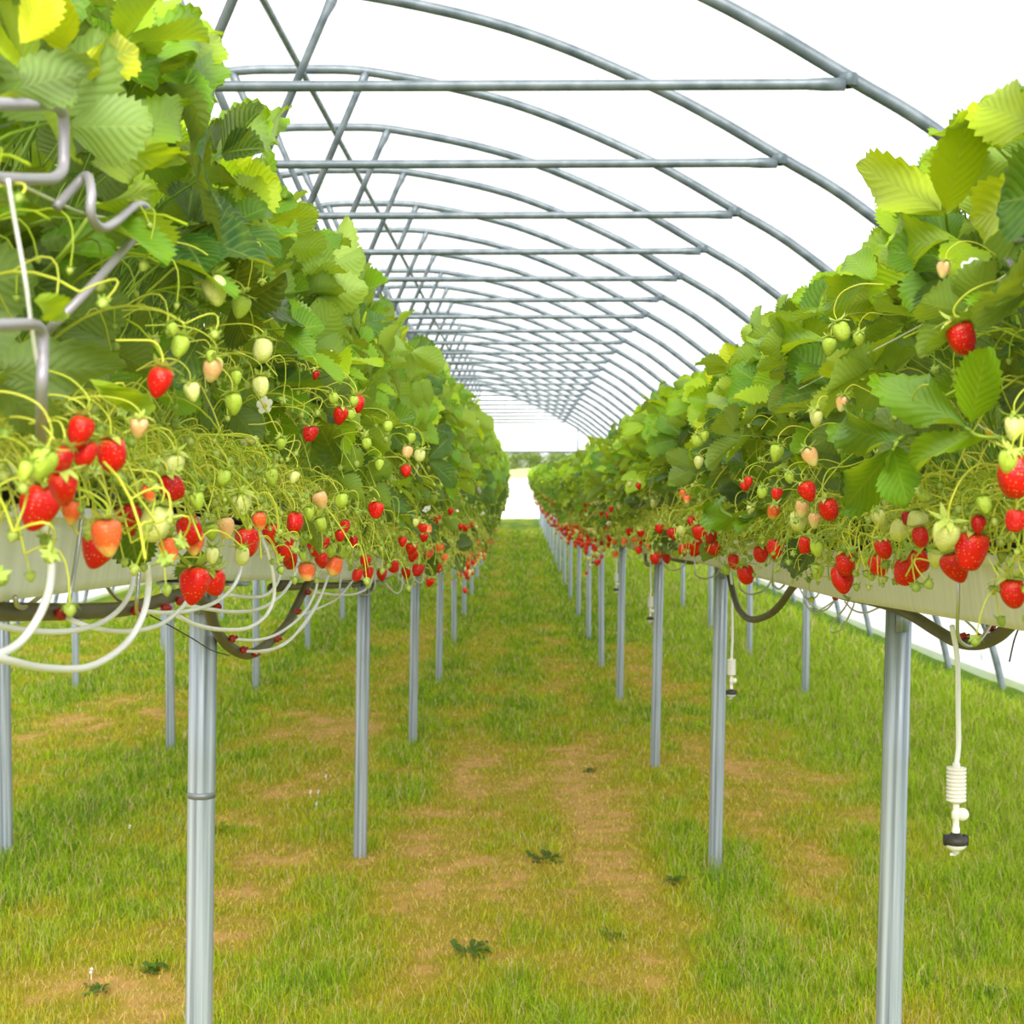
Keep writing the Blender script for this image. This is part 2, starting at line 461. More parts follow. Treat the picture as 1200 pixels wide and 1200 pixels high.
# ------------------------------------------------------------------ leaves
def leaflet(g, base, yd, nrm, L, W, tint, rng, hi=True, droop=None, fold=None):
    if hi: n, m = 23, 7
    else: n, m = 7, 3
    s = np.linspace(0, 1, n); t = np.linspace(-1, 1, m)
    w = W / 2 * np.sin(PI * np.clip(s, 0, 1) ** 1.22) ** .72
    w[0] = .0012; w[-1] = .0012
    if hi:
        tooth = np.ones(n); tooth[1::2] = 1.06; tooth[2::2] = .90; tooth[:5] = 1.0
        edge = (np.abs(t) ** 4)
        wx = w[:, None] * t[None, :] * (1 + (tooth[:, None] - 1) * edge[None, :])
        ysh = np.where(np.arange(n) % 2 == 1, .022, -.012)[:, None] * edge[None, :] * (s[:, None] > .2)
    else:
        wx = w[:, None] * t[None, :]; ysh = np.zeros((n, m))
    fold = rng.uniform(.15, .60) if fold is None else fold
    droop = rng.uniform(-.08, .28) if droop is None else droop
    ph = rng.uniform(0, 6)
    z = fold * np.abs(wx) - droop * L * (s[:, None] ** 2) + .05 * L * np.sin(s[:, None] * 7 + ph + 2 * t[None, :]) * np.abs(t[None, :]) ** 2
    yy = L * (s[:, None] + ysh)
    yd = np.asarray(yd, float); yd = yd / np.linalg.norm(yd)
    nr = np.asarray(nrm, float); nr = nr - yd * (nr @ yd); nr /= np.linalg.norm(nr) + 1e-9
    xd = np.cross(yd, nr)
    P = np.asarray(base)[None, None, :] + wx[..., None] * xd + (yy + 0 * wx)[..., None] * yd + z[..., None] * nr
    A = np.stack([s[:, None] + 0 * t[None, :], 0 * s[:, None] + t[None, :], np.full((n, m), tint)], -1).reshape(-1, 3)
    g.add(P, [grid_faces(n, m)], A)

def rot_about(v, k, a):
    v = np.asarray(v); k = np.asarray(k) / np.linalg.norm(k)
    return v * math.cos(a) + np.cross(k, v) * math.sin(a) + k * (k @ v) * (1 - math.cos(a))

def trifoliate(g, gp, J, d, nr, size, tint, rng, hi=True):
    d = np.asarray(d) / np.linalg.norm(d)
    nr = np.asarray(nr) - d * (np.asarray(nr) @ d); nr /= np.linalg.norm(nr) + 1e-9
    asp = rng.uniform(.70, .84)
    for a, k in ((0, 1.0), (rng.uniform(1.0, 1.45), .93), (-rng.uniform(1.0, 1.45), .93)):
        dd = rot_about(d, nr, a)
        dd = dd + np.array([rng.uniform(-.12, .12) for _ in range(3)]); dd /= np.linalg.norm(dd)
        n2 = nr + np.array([rng.uniform(-.25, .25) for _ in range(3)]) + .25 * (d if a == 0 else -dd) * 0
        leaflet(g, J + dd * .006, dd, n2, size * k * rng.uniform(.93, 1.05), size * k * asp, tint + rng.uniform(-.07, .07), rng, hi)

def plant_variant(seed, hi=True, n_leaf=33, n_low=6):
    rng = random.Random(seed)
    fo, pe, st, bu = G(), G(), G(), G()
    A, B = .275, .52
    for i in range(n_leaf):
        low = i >= n_leaf - n_low
        th = math.radians(11 + 158 * (i + rng.random()) / (n_leaf - n_low))
        if low: th = math.radians(rng.choice([rng.uniform(-14, 14), rng.uniform(166, 194)]))
        rs = rng.choice([rng.uniform(.86, 1.06), rng.uniform(.86, 1.04), rng.uniform(.55, .85)])
        if low: rs = rng.uniform(.62, .97)
        c, s = math.cos(th), math.sin(th)
        # a boxy dome: the flanks stand out over the aisle
        ex = abs(c) ** .75 * (1 if c > 0 else -1); ez = max(s, 0) ** .8 + min(s, 0)
        T = np.array([A * ex * rs, rng.gauss(0, .115), .07 + (B - .07) * ez * rs])
        rad = np.array([c * 1.15, rng.gauss(0, .25), s]); rad /= np.linalg.norm(rad)
        up = np.array([0, 0, 1.0])
        nrm = rad * .55 + up * rng.uniform(.25, 1.2) + np.array([rng.gauss(0, .38), rng.gauss(0, .5), rng.gauss(0, .3)])
        d = rad * rng.uniform(.4, 1.0) + up * rng.uniform(-.55, .45) * (1.0 if s < .75 else .4) + up * (.35 if s > .8 else 0) + np.array([rng.gauss(0, .3), rng.gauss(0, .55), 0])
        size = rng.uniform(.068, .105) * (1.0 if rs > .8 else .85)
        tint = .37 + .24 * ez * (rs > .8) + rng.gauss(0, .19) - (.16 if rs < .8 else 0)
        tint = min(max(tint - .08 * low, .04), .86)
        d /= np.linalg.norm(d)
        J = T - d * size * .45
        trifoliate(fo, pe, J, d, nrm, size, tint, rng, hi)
        C0 = np.array([rng.uniform(-.05, .05), rng.uniform(-.06, .06), .0])
        mid = C0 * .45 + J * .5 + np.array([0, 0, .10 if s > .3 else .13])
        tube(pe, bez(C0, mid, J + d * .006, 8 if hi else 4), np.linspace(.0021, .0013, 8 if hi else 4), 5 if hi else 3, (0, 0, rng.uniform(.1, .9)), False)
    # fruit stalks arching over both gutter edges
    for sg in (-1, 1):
        for i in range(18 if hi else 6):
            y0 = rng.uniform(-.08, .08); high = i % 6 == 5
            C0 = np.array([sg * rng.uniform(.0, .05), y0, rng.uniform(0, .03)])
            dy = rng.gauss(.05, .10)
            if high:
                Cm = np.array([sg * .16, y0 + dy * .5, rng.uniform(.20, .36)]); E = np.array([sg * rng.uniform(.22, .27), y0 + dy, rng.uniform(.06, .26)])
            else:
                Cm = np.array([sg * rng.uniform(.14, .22), y0 + dy * .5, rng.uniform(.06, .17)]); E = np.array([sg * rng.uniform(.16, .245), y0 + dy, rng.uniform(-.055, .075)])
            tn = rng.choice([rng.uniform(-.7, .2), rng.uniform(.2, 1), rng.uniform(.4, 1)])
            B_ = bez(C0, Cm, E, 12 if hi else 5)
            tube(st, B_, np.linspace(.0019, .0012, len(B_)) * (1 if hi else 1.6), 5 if hi else 3, (0, 0, tn), False)
            for j in range(3 if hi else 2):
                q = B_[rng.randint(int(len(B_) * .5), len(B_) - 1)]
                e = q + np.array([sg * rng.uniform(.0, .04), rng.gauss(0, .035), rng.uniform(-.045, -.005)])
                c_ = q + np.array([sg * rng.uniform(.01, .045), rng.gauss(0, .02), rng.uniform(.0, .035)])
                pb = bez(q, c_, e, 7 if hi else 4)
                tube(st, pb, .0009 * (1 if hi else 1.8), 4 if hi else 3, (0, 0, min(1, tn + .15)), False)
                bud(bu, e, pb[-1] - pb[-2], rng.choice([.003, .0036, .0045, .0058]) * (1 if hi else 1.4), rng, hi)
    return fo.mesh('foliage', M['leaf']), pe.mesh('leaf_stalks', M['petiole']), st.mesh('fruit_stalks', M['stalk']), bu.mesh('buds', M['calyx'])

def bud(g, p, d, r, rng, hi):
    d = np.asarray(d); d = d / (np.linalg.norm(d) + 1e-9)
    u = np.cross(d, [0.31, .2, .9]); u /= np.linalg.norm(u); v = np.cross(d, u)
    k = 6 if hi else 4
    a = np.linspace(0, 2 * PI, k, endpoint=False)
    ring = lambda rr, z: p + rr * r * (np.cos(a)[:, None] * u + np.sin(a)[:, None] * v) + d * z * r
    V = np.concatenate([ring(.3, 0), ring(.95, .6), ring(.95, 1.3), ring(.25, 2.1)])
    tn = rng.uniform(.2, 1)
    g.add(V, [grid_faces(4, k, True), (3 * k + np.arange(k))[None, :]], (0, 0, tn))
    if hi:
        for i in range(6):
            a0 = i * PI / 3 + rng.uniform(-.2, .2); q = math.cos(a0) * u + math.sin(a0) * v; t_ = np.cross(d, q)
            lift = rng.uniform(-.5, 1.2)
            V = [p - t_ * r * .25, p + t_ * r * .25, p + q * r * .9 + t_ * r * .38 + d * r * .3, p + q * r * .9 - t_ * r * .38 + d * r * .3, p + q * r * 1.7 + d * r * lift]
            g.add(V, [np.array([[0, 1, 2, 3]]), np.array([[3, 2, 4]])], (0, 0, tn * .6))

def flower_meshes():
    p, c = G(), G()
    for i in range(5):
        a0 = i * 2 * PI / 5; q = np.array([math.cos(a0), math.sin(a0), 0]); t_ = np.array([-q[1], q[0], 0])
        prof_ = [(.002, .0015), (.005, .0045), (.009, .0058), (.0125, .0045), (.014, .0015)]
        V = np.array([[q * r + t_ * w_ * s + np.array([0, 0, .002 + .12 * r + (.0012 if s else 0)]) for s in (-1, 0, 1)] for r, w_ in prof_])
        p.add(V, [grid_faces(5, 3)])
    lathe(c, [(.0001, .0055), (.002, .005), (.0035, .0035), (.004, .001), (.001, 0)], 10)
    return p.mesh('petals', M['petal']), c.mesh('flower_centre', M['yellow'])
FP, FC = flower_meshes()

HI = [plant_variant(100 + i, True, 31, 3) for i in range(7)]
HN = [plant_variant(200 + i, True, 33, 0) for i in range(4)]
LO = [plant_variant(300 + i, False, 25, 2) for i in range(4)]
PLANTS = {'left': [], 'right': []}
cnt = {}
for side in ('left', 'right'):
    x, gf = ROWS[side]
    y = 1.13 if side == 'left' else 1.2
    i = 0
    while y < YEND:
        near = y < 14
        if side == 'left': sx = np.interp(y, [2, 4, 7, 10], [1, 1.1, 1.3, 1.4]); sz = np.interp(y, [1.5, 2, 3.5, 5, 7, 10, 15, 25], [1.06, 1.14, 1.30, 1.46, 1.7, 1.95, 2.2, 2.35])
        else: sx = np.interp(y, [3, 8], [1, 1.12]); sz = np.interp(y, [1.6, 2.4, 5.6, 10, 20], [1.06, 1.07, 1.04, 1.10, 1.15])
        V = HN[R_.randrange(4)] if y < (2.7 if side == 'left' else 2.2) else HI[R_.randrange(7)] if near else LO[R_.randrange(4)]
        k = post_place(side, y)
        sc = R_.uniform(.93, 1.06) * (1.0 if near else 1.06)
        r = empty('strawberry_plant', (x + R_.uniform(-.02, .02), y, float(gf(y)) + GH + .018), (0, 0, R_.uniform(-.22, .22) + (PI if R_.random() < .5 else 0)), sc)
        r.scale = (sc * sx, sc, sc * sz)
        cnt[side, k] = c = cnt.get((side, k), 0) + 1
        if k < 3: lab = f'bushy strawberry plant on the {side} row, {ordw(c)} plant {bay_words(side, k)}'
        else: lab = f'strawberry plant merging into the hazy hedge of the {side} row, beyond its third post'
        tag(r, lab, 'strawberry plant', f'strawberry plants on the {side} row')
        for nm, me in zip(('foliage', 'leaf_stalks', 'fruit_stalks', 'buds'), V):
            q_ = put(nm, me, r)
            if nm == 'buds': q_['kind'] = 'stuff'
        if near and i % 2 == 0:                 # an open flower or two
            for q in range(R_.choice([1, 2])):
                f = put('flower', FP, r); sg = R_.choice([-1, 1])
                f.location = (sg * R_.uniform(.2, .28), R_.uniform(-.1, .1), R_.uniform(.02, .3)); f.rotation_euler = (R_.uniform(-.4, .4), sg * R_.uniform(.4, 1.3), R_.uniform(0, 6))
                put('flower_centre', FC, f)
        PLANTS[side].append(r)
        y += .215 if y < 11 else .25 if y < 14 else (.27 if y < 20 else .42); i += 1

# the rows standing behind: one mass each, nobody could count them
def background_row(x, gf, y0, y1, label):
    g = G(); rng = random.Random(int(x * 100) & 255)
    y = y0
    while y < y1:
        src = LO[rng.randrange(4)][0]
        nv = len(src.vertices); co = np.empty(nv * 3, np.float32); src.vertices.foreach_get('co', co); co = co.reshape(-1, 3).copy()
        A = np.empty(nv * 3, np.float32); src.attributes['luv'].data.foreach_get('vector', A)
        if rng.random() < .5: co[:, :2] *= -1
        co = co * 1.1 + np.array([x, y, float(gf(y)) + GH + .02])
        npo = len(src.polygons); li = np.empty(npo * 4, np.int32); src.loops.foreach_get('vertex_index', li)
        g.add(co, [li.reshape(-1, 4)], A.reshape(-1, 3)); y += .33
    o = g.build('background_foliage', M['leaf'])
    tag(o, label, 'strawberry plants', None, 'stuff')
background_row(-2.02, gutL, 4, 26, 'dense strawberry leaves of the second row on the left, hidden behind the left row')
background_row(2.14, gutR, 4, 26, 'dense strawberry leaves of the outer right row, hidden behind the right row')

# ------------------------------------------------------------------ strawberries
BW, BH = .030, .036                        # unit fruit; real size set by the root's scale
def fruit_mesh(name, shape, seed, m, hi=True):
    rng = random.Random(seed); g = G()
    keys = {'heart': [(0, -.04), (.35, .0), (.72, -.03), (.93, -.14), (1.0, -.28), (.96, -.44), (.82, -.62), (.60, -.79), (.36, -.92), (.16, -.985), (0, -1.0)],
            'cone': [(0, -.03), (.30, .0), (.58, -.03), (.80, -.12), (.90, -.25), (.90, -.42), (.80, -.60), (.62, -.76), (.40, -.90), (.18, -.98), (0, -1.0)],
            'round': [(0, -.04), (.35, .0), (.70, -.04), (.92, -.16), (1.0, -.34), (1.0, -.52), (.90, -.70), (.70, -.85), (.45, -.95), (.2, -.99), (0, -1.0)],
            'wedge': [(0, -.03), (.40, .0), (.80, -.03), (1.02, -.14), (1.08, -.30), (1.02, -.48), (.88, -.66), (.72, -.82), (.52, -.94), (.25, -.99), (0, -1.0)]}[shape]
    P = spline([(a, 0, b) for a, b in keys], 3 if hi else 1)
    k = 28 if hi else 10
    ang = np.linspace(0, 2 * PI, k, endpoint=False)
    p1, p2, p3 = (rng.uniform(0, 6) for _ in range(3))
    V = []
    for p in P:
        r = max(p[0], 0) * BW / 2; z = p[2] * BH
        rr = r * (1 + .06 * np.sin(2 * ang + p1) + .045 * np.sin(3 * ang + p2 + z * 90) + .03 * np.sin(5 * ang + p3))
        fx = 1.12 if shape == 'wedge' else 1.0; fy = .82 if shape == 'wedge' else 1.0
        bend = (z / BH) ** 2 * BW * .10
        V.append(np.stack([rr * np.cos(ang) * fx + bend * math.cos(p1), rr * np.sin(ang) * fy + bend * math.sin(p1), np.full(k, z) + .02 * r * np.sin(2 * ang + p3)], -1))
    g.add(np.array(V), [grid_faces(len(P), k, True)])
    return g.mesh(name, m)
def calyx_mesh(seed):
    rng = random.Random(seed); g = G()
    nse = 9
    for i in range(nse):
        a0 = 2 * PI * i / nse + rng.uniform(-.15, .15); q = np.array([math.cos(a0), math.sin(a0), 0]); t_ = np.array([-q[1], q[0], 0])
        L = BW * rng.uniform(.62, .88); lift = rng.choice([rng.uniform(-.5, .1), rng.uniform(.1, .9)])
        V = []
        for s in np.linspace(0, 1, 5):
            wd = BW * .145 * (math.sin(PI * (s * .78 + .2)) if s < 1 else .05)
            zz = .0012 + lift * L * s * s * .6 - (0 if lift > 0 else .004 * s)
            if lift <= 0.1: zz = .0024 - .0075 * s * s
            V.append([q * (BW * .05 + L * s) + t_ * wd * u + np.array([0, 0, zz + abs(u) * .0012]) for u in (-1, 0, 1)])
        g.add(np.array(V), [grid_faces(5, 3)], (0, 0, rng.uniform(.1, 1)))
    lathe(g, [(.0001, .004), (.0028, .0035), (.004, .001), (.004, -.001)], 10, (0, 0, .5))
    return g.mesh('calyx', M['calyx'])
def stalk_mesh(seed):
    rng = random.Random(seed); g = G()
    h = rng.uniform(.022, .05); o = rng.uniform(.05, .11); dy = rng.uniform(-.05, .05)
    P = spline([(0, 0, .001), (rng.uniform(-.002, .004), 0, h * .5), (-o * .22, dy * .2, h), (-o * .6, dy * .6, h * rng.uniform(.9, 1.25)), (-o, dy, h * rng.uniform(.5, 1.15))], 4)
    tube(g, P, np.linspace(.00105, .0013, len(P)), 6, (0, 0, rng.uniform(.35, 1)), False)
    return g.mesh('stalk', M['stalk'])
KINDS_ = ['ripe', 'deep', 'half', 'blush', 'pale', 'green']
FR = {}
for ki, kd in enumerate(KINDS_):
    shp = ['heart', 'cone', 'round', 'wedge'] if kd in ('ripe', 'deep', 'half') else ['cone', 'round', 'heart']
    FR[kd] = [fruit_mesh('fruit', s, 40 + ki * 7 + j, M[kd]) for j, s in enumerate(shp)]
FLO = {kd: [fruit_mesh('strawberry', s, 90 + j, M[kd], False) for j, s in enumerate(('heart', 'round'))] for kd in KINDS_}
CX = [calyx_mesh(i) for i in range(4)]
SK = [stalk_mesh(i) for i in range(7)]
BERRIES = []        # (object, side, kind, y, z, forced label)
def berry(side, p, width, kind, shape=None, label=None, detail=True):
    """p is the middle of the fruit, width its real breadth in metres"""
    s = width / BW
    rz = R_.uniform(-.7, .7) + (0 if side == 'left' else PI)
    if not detail:
        o = put('strawberry', R_.choice(FLO[kind]))
        o.location = (p[0], p[1], p[2] + .5 * BH * s); o.scale = (s,) * 3; o.rotation_euler = (R_.uniform(-.25, .25), R_.uniform(-.25, .25), rz)
    else:
        tilt = Euler((R_.uniform(-.3, .3), R_.uniform(-.3, .3), rz))
        off = tilt.to_matrix() @ Vector((0, 0, .5 * BH * s))
        o = empty('strawberry', Vector(p) + off, tilt, s)
        ms = FR[kind]; put('fruit', ms[shape] if shape is not None else R_.choice(ms), o)
        put('calyx', R_.choice(CX), o); put('stalk', R_.choice(SK), o)
    BERRIES.append([o, side, kind, p[1], p[2], label])
    return o

# where each fruit hangs: picture column and row, breadth in picture units, ripeness
LEFT = [
 (46, 597, 45, 'ripe', 'large near ripe strawberry hanging before a white tube at the left edge'),
 (75, 574, 36, 'ripe', 'ripe strawberry just behind the near one by the white tube'), (94, 507, 32, 'ripe', 'ripe strawberry on top of the cluster at the left edge'),
 (72, 541, 30, 'deep', None), (101, 532, 26, 'ripe', None), (132, 533, 34, 'ripe', 'round ripe strawberry hanging alone beside the left edge cluster'),
 (50, 545, 32, 'green', 'green strawberry hanging before the ripe cluster at the left edge'), (30, 553, 20, 'green', None), (187, 449, 30, 'ripe', 'ripe strawberry tucked high among dark leaves of the left row'),
 (201, 572, 27, 'deep', None), (174, 579, 18, 'half', None), (204, 545, 24, 'pale', None), (163, 502, 21, 'blush', 'pale pinkish strawberry hanging in front of a green leaf, left row'),
 (252, 342, 31, 'pale', 'large pale unripe strawberry high among leaves, topmost on the left row'), (282, 361, 23, 'green', None), (211, 407, 22, 'green', None), (202, 386, 13, 'green', None),
 (247, 418, 13, 'green', None), (249, 434, 24, 'blush', None), (277, 443, 14, 'green', None), (274, 474, 22, 'green', None), (225, 460, 19, 'pale', None), (283, 592, 26, 'pale', 'large pale unripe strawberry in the middle of the tangled left stalks'),
 (308, 412, 24, 'pale', None), (306, 454, 21, 'pale', None), (399, 488, 18, 'ripe', 'ripe strawberry among leaves, left one of a high pair on the left row'), (420, 474, 17, 'ripe', 'ripe strawberry among leaves, right one of a high pair on the left row'),
 (370, 440, 10, 'deep', None), (364, 509, 15, 'deep', None), (476, 552, 12, 'ripe', None), (440, 598, 16, 'ripe', 'lone ripe strawberry above the second post of the left row'),
 (391, 467, 11, 'green', None), (415, 470, 10, 'green', None), (412, 486, 11, 'green', None), (492, 534, 13, 'pale', None), (477, 530, 12, 'blush', None), (376, 587, 18, 'blush', None), (400, 587, 15, 'green', None),
 (482, 514, 11, 'green', None), (83, 601, 24, 'half', 'small orange strawberry with yellow tip just below the left cluster'), (125, 631, 37, 'half', 'half-ripe strawberry with pale tip in front of the white gutter'),
 (117, 643, 42, 'ripe', 'ripe strawberry pointing down behind the half-ripe one at the white gutter'), (152, 610, 32, 'deep', None), (183, 614, 37, 'pale', 'large pale unripe strawberry hanging before the left gutter'),
 (198, 645, 24, 'half', None), (223, 622, 29, 'ripe', None), (227, 637, 25, 'half', None), (228, 688, 36, 'ripe', 'large ripe heart-shaped strawberry hanging lowest, above the nearest left post'), (250, 684, 26, 'ripe', 'ripe strawberry hanging beside the lowest heart-shaped one'),
 (231, 588, 18, 'green', None), (265, 620, 21, 'blush', None), (248, 624, 18, 'green', None), (290, 636, 30, 'ripe', None), (292, 634, 14, 'green', None), (284, 652, 18, 'pale', None), (248, 652, 17, 'pale', None),
 (304, 611, 19, 'half', None), (319, 626, 20, 'ripe', None), (346, 613, 20, 'ripe', None), (334, 643, 25, 'ripe', 'bright ripe strawberry above the loops of white tube'), (339, 656, 20, 'deep', 'deep red strawberry tip showing behind the bright one over the tubes'),
 (359, 671, 17, 'half', 'orange half-ripe strawberry hanging where the dark pipe loop ends'), (355, 652, 11, 'green', None), (357, 632, 14, 'green', None), (370, 643, 17, 'ripe', None), (380, 637, 14, 'ripe', None), (377, 657, 17, 'ripe', None), (391, 664, 19, 'half', None),
 (388, 646, 14, 'green', None), (404, 647, 15, 'green', None), (376, 615, 15, 'green', None), (362, 602, 14, 'green', None), (399, 627, 13, 'ripe', None), (405, 617, 12, 'ripe', None), (415, 635, 12, 'deep', None),
 (419, 674, 13, 'ripe', None), (432, 671, 14, 'ripe', None), (428, 658, 12, 'ripe', None), (448, 674, 12, 'deep', None), (460, 664, 13, 'ripe', None), (472, 635, 10, 'ripe', None), (482, 644, 13, 'ripe', None), (484, 652, 12, 'ripe', None), (497, 630, 10, 'ripe', None),
 (495, 619, 9, 'ripe', None), (502, 620, 8, 'half', None), (502, 650, 10, 'half', None), (504, 646, 9, 'half', None), (528, 600, 7, 'ripe', None), (540, 618, 7, 'ripe', None), (546, 619, 7, 'ripe', None), (541, 632, 7, 'ripe', None), (552, 615, 6, 'ripe', None), (556, 622, 7, 'ripe', None),
 (487, 612, 9, 'pale', None), (318, 560, 17, 'green', None), (345, 560, 13, 'pale', None), (262, 560, 16, 'green', None), (330, 520, 13, 'green', None), (445, 545, 11, 'green', None), (455, 500, 11, 'green', None), (430, 520, 11, 'green', None),
]
RIGHT = [
 (1126, 397, 34, 'ripe', 'ripe strawberry hanging high among the leaves of the right row'), (1189, 558, 44, 'ripe', 'big blurred ripe strawberry cut by the right edge of the picture'),
 (1180, 541, 23, 'green', 'green strawberry in front of the big ripe one at the right edge'), (1189, 503, 24, 'pale', 'pale green strawberry just above the big ripe one at the right edge'), (1192, 611, 22, 'ripe', None), (1153, 592, 18, 'green', None),
 (1109, 629, 33, 'pale', 'large pale unripe strawberry before the gutter, above two ripe ones'), (1139, 647, 37, 'ripe', 'large ripe strawberry behind the lowest one at the right gutter'), (1120, 666, 31, 'ripe', 'bright ripe strawberry hanging lowest beneath the large pale unripe one'),
 (1146, 615, 18, 'deep', None), (1076, 657, 25, 'ripe', 'orange-red ripe strawberry touching a darker one in front of the right gutter'), (1064, 671, 27, 'ripe', None), (1097, 655, 19, 'pale', None), (1035, 644, 20, 'ripe', None), (1030, 663, 22, 'ripe', None), (1014, 657, 12, 'green', None),
 (986, 680, 28, 'ripe', 'long ripe strawberry hanging lowest in front of the right gutter'), (990, 661, 24, 'ripe', None), (945, 639, 17, 'ripe', None), (957, 643, 17, 'green', None), (958, 671, 15, 'green', 'small green strawberry dangling alone in front of the right gutter'),
 (908, 644, 19, 'ripe', None), (891, 650, 17, 'ripe', None), (860, 659, 15, 'ripe', 'ripe strawberry left of the pipe loop on the right row'), (874, 674, 19, 'ripe', 'ripe strawberry hanging lowest beside the dark pipe loop, right row'), (851, 668, 10, 'green', None),
 (971, 598, 22, 'ripe', None), (935, 611, 20, 'pale', None), (954, 610, 16, 'blush', None), (939, 597, 16, 'blush', None), (946, 577, 20, 'ripe', None), (911, 579, 11, 'ripe', None), (907, 600, 15, 'half', None), (950, 536, 19, 'blush', None), (910, 532, 17, 'green', None), (957, 491, 17, 'pale', None), (986, 473, 16, 'blush', None),
 (972, 407, 18, 'green', None), (1007, 398, 15, 'green', None), (986, 389, 20, 'green', None), (1054, 622, 22, 'pale', None), (1075, 613, 24, 'pale', None), (1078, 630, 20, 'ripe', None), (1063, 608, 13, 'deep', None), (1031, 608, 20, 'pale', None), (1081, 581, 13, 'green', None), (1043, 560, 20, 'pale', None),
 (1186, 696, 30, 'ripe', 'ripe strawberry hanging lowest near the right edge, below the gutter lip'), (1105, 316, 17, 'blush', 'small pinkish unripe strawberry in the upper leaves of the right row'),
 (776, 646, 11, 'ripe', None), (781, 655, 10, 'ripe', None), (792, 629, 12, 'ripe', None), (800, 645, 12, 'ripe', None), (815, 642, 16, 'ripe', None), (820, 624, 15, 'ripe', None), (834, 630, 13, 'deep', None), (829, 641, 11, 'ripe', None), (837, 643, 14, 'ripe', None), (810, 612, 10, 'ripe', None), (812, 632, 10, 'green', None), (792, 649, 10, 'green', None),
 (800, 579, 9, 'half', None), (805, 585, 9, 'half', None), (819, 542, 13, 'pale', None), (817, 517, 13, 'green', None), (826, 512, 11, 'green', None), (877, 565, 10, 'ripe', None), (872, 570, 10, 'ripe', None), (785, 630, 10, 'pale', None), (798, 622, 10, 'pale', None), (880, 598, 11, 'pale', None), (893, 577, 12, 'green', None), (868, 608, 12, 'pale', None), (1020, 575, 14, 'green', None), (925, 560, 12, 'green', None),
 (679, 619, 7, 'ripe', None), (690, 615, 7, 'ripe', None), (703, 620, 8, 'ripe', None), (711, 618, 8, 'half', None), (719, 630, 7, 'ripe', None), (751, 625, 8, 'ripe', None), (758, 628, 9, 'ripe', None), (751, 636, 8, 'ripe', None), (743, 630, 7, 'half', None), (705, 602, 6, 'ripe', None), (712, 604, 6, 'ripe', None), (716, 597, 6, 'ripe', None), (748, 570, 7, 'ripe', None), (738, 568, 7, 'pale', None),
]
for side, L in (('left', LEFT), ('right', RIGHT)):
    x, gf = ROWS[side]; sg = 1 if side == 'left' else -1
    for px, py, wpx, kd, lab in L:
        far = at(px, py, x + sg * .16)
        lip = float(gf(far.y)) + GH
        rel = far.z - lip
        wide = np.interp(far.y, [3, 5, 8], [1, 1.12, 1.3]) if side == 'left' else np.interp(far.y, [4, 8], [1, 1.1])
        lat = x + sg * (.300 if rel > .10 else (.262 if rel > 0 else .222)) * float(wide)
        if (px, py) in ((125, 631), (183, 614), (1109, 629), (1120, 666), (1180, 541)): lat += sg * .035
        p = at(px, py, lat)
        berry(side, p, wpx * p.y / F, kd, {(228, 688): 0, (986, 680): 1, (117, 643): 0, (125, 631): 0, (132, 533): 2, (1187, 560): 2}.get((px, py)), lab)
# further fruit along the rows
n_hand = len(BERRIES)
for side in ('left', 'right'):
    x, gf = ROWS[side]; sg = 1 if side == 'left' else -1
    ntot = (300 - n_hand) // 2
    for i in range(ntot):
        y = 4.5 + 13.5 * (i + R_.random()) / ntot
        lip = float(gf(y)) + GH
        if R_.random() < .72: dz = max(-.12, R_.gauss(-.06, .035)); kd = R_.choice(['ripe', 'ripe', 'ripe', 'deep', 'half', 'half', 'pale', 'green'])
        else: dz = R_.uniform(.02, .25); kd = R_.choice(['green', 'pale', 'pale', 'blush', 'ripe'])
        p = (x + sg * R_.uniform(.22, .27) * (1.25 if side == 'left' else 1.1), y, lip + dz)
        berry(side, p, R_.uniform(.024, .036), kd, None, None, y < 9)
# group and label
WORD = {'ripe': 'ripe red', 'deep': 'deep red', 'half': 'half-ripe orange', 'blush': 'pink-blushed pale', 'pale': 'pale unripe', 'green': 'small green unripe'}
buck = {}
for rec in sorted(BERRIES, key=lambda r: r[3]):
    o, side, kd, y, z, lab = rec
    gf = ROWS[side][1]; rel = z - float(gf(y)) - GH
    zone = 'high among the leaves' if rel > .12 else ('over the gutter edge' if rel > -.03 else 'below the gutter lip')
    k = post_place(side, y)
    if k > 2:
        lab = lab or f'small hazy {WORD[kd].replace("small ", "")} strawberry {zone} of the {side} row, far along'
        tag(o, lab, 'strawberry', f'strawberries far along the {side} row')
        continue
    key = (kd, side, k, zone); buck[key] = c = buck.get(key, 0) + 1
    lab = lab or f'{WORD[kd]} strawberry {zone}, {side} row, {ordw(c)} such {bay_words(side, k)}'
    tag(o, lab, 'strawberry', f'strawberries on the {side} row')
# the rest, past counting
g = G(); mats_ = [M['ripe'], M['half'], M['pale']]
rest = {'ripe': G(), 'pale': G()}
for side in ('left', 'right'):
    x, gf = ROWS[side]; sg = 1 if side == 'left' else -1
    for i in range(420):
        y = 9 + 34 * R_.random() ** 1.4; kd = R_.choice(['ripe', 'ripe', 'pale'])
        dz = R_.gauss(-.09, .05) if R_.random() < .8 else R_.uniform(0, .2)
        s = R_.uniform(.7, 1.1); src = FLO['ripe'][i % 2]
        nv = len(src.vertices); co = np.empty(nv * 3, np.float32); src.vertices.foreach_get('co', co)
        li = np.array([list(p.vertices) for p in src.polygons])
        rest[kd].add(co.reshape(-1, 3) * s + np.array([x + sg * R_.uniform(.21, .27) * (1.3 if side == 'left' else 1.1), y, float(gf(y)) + GH + dz]), [li])
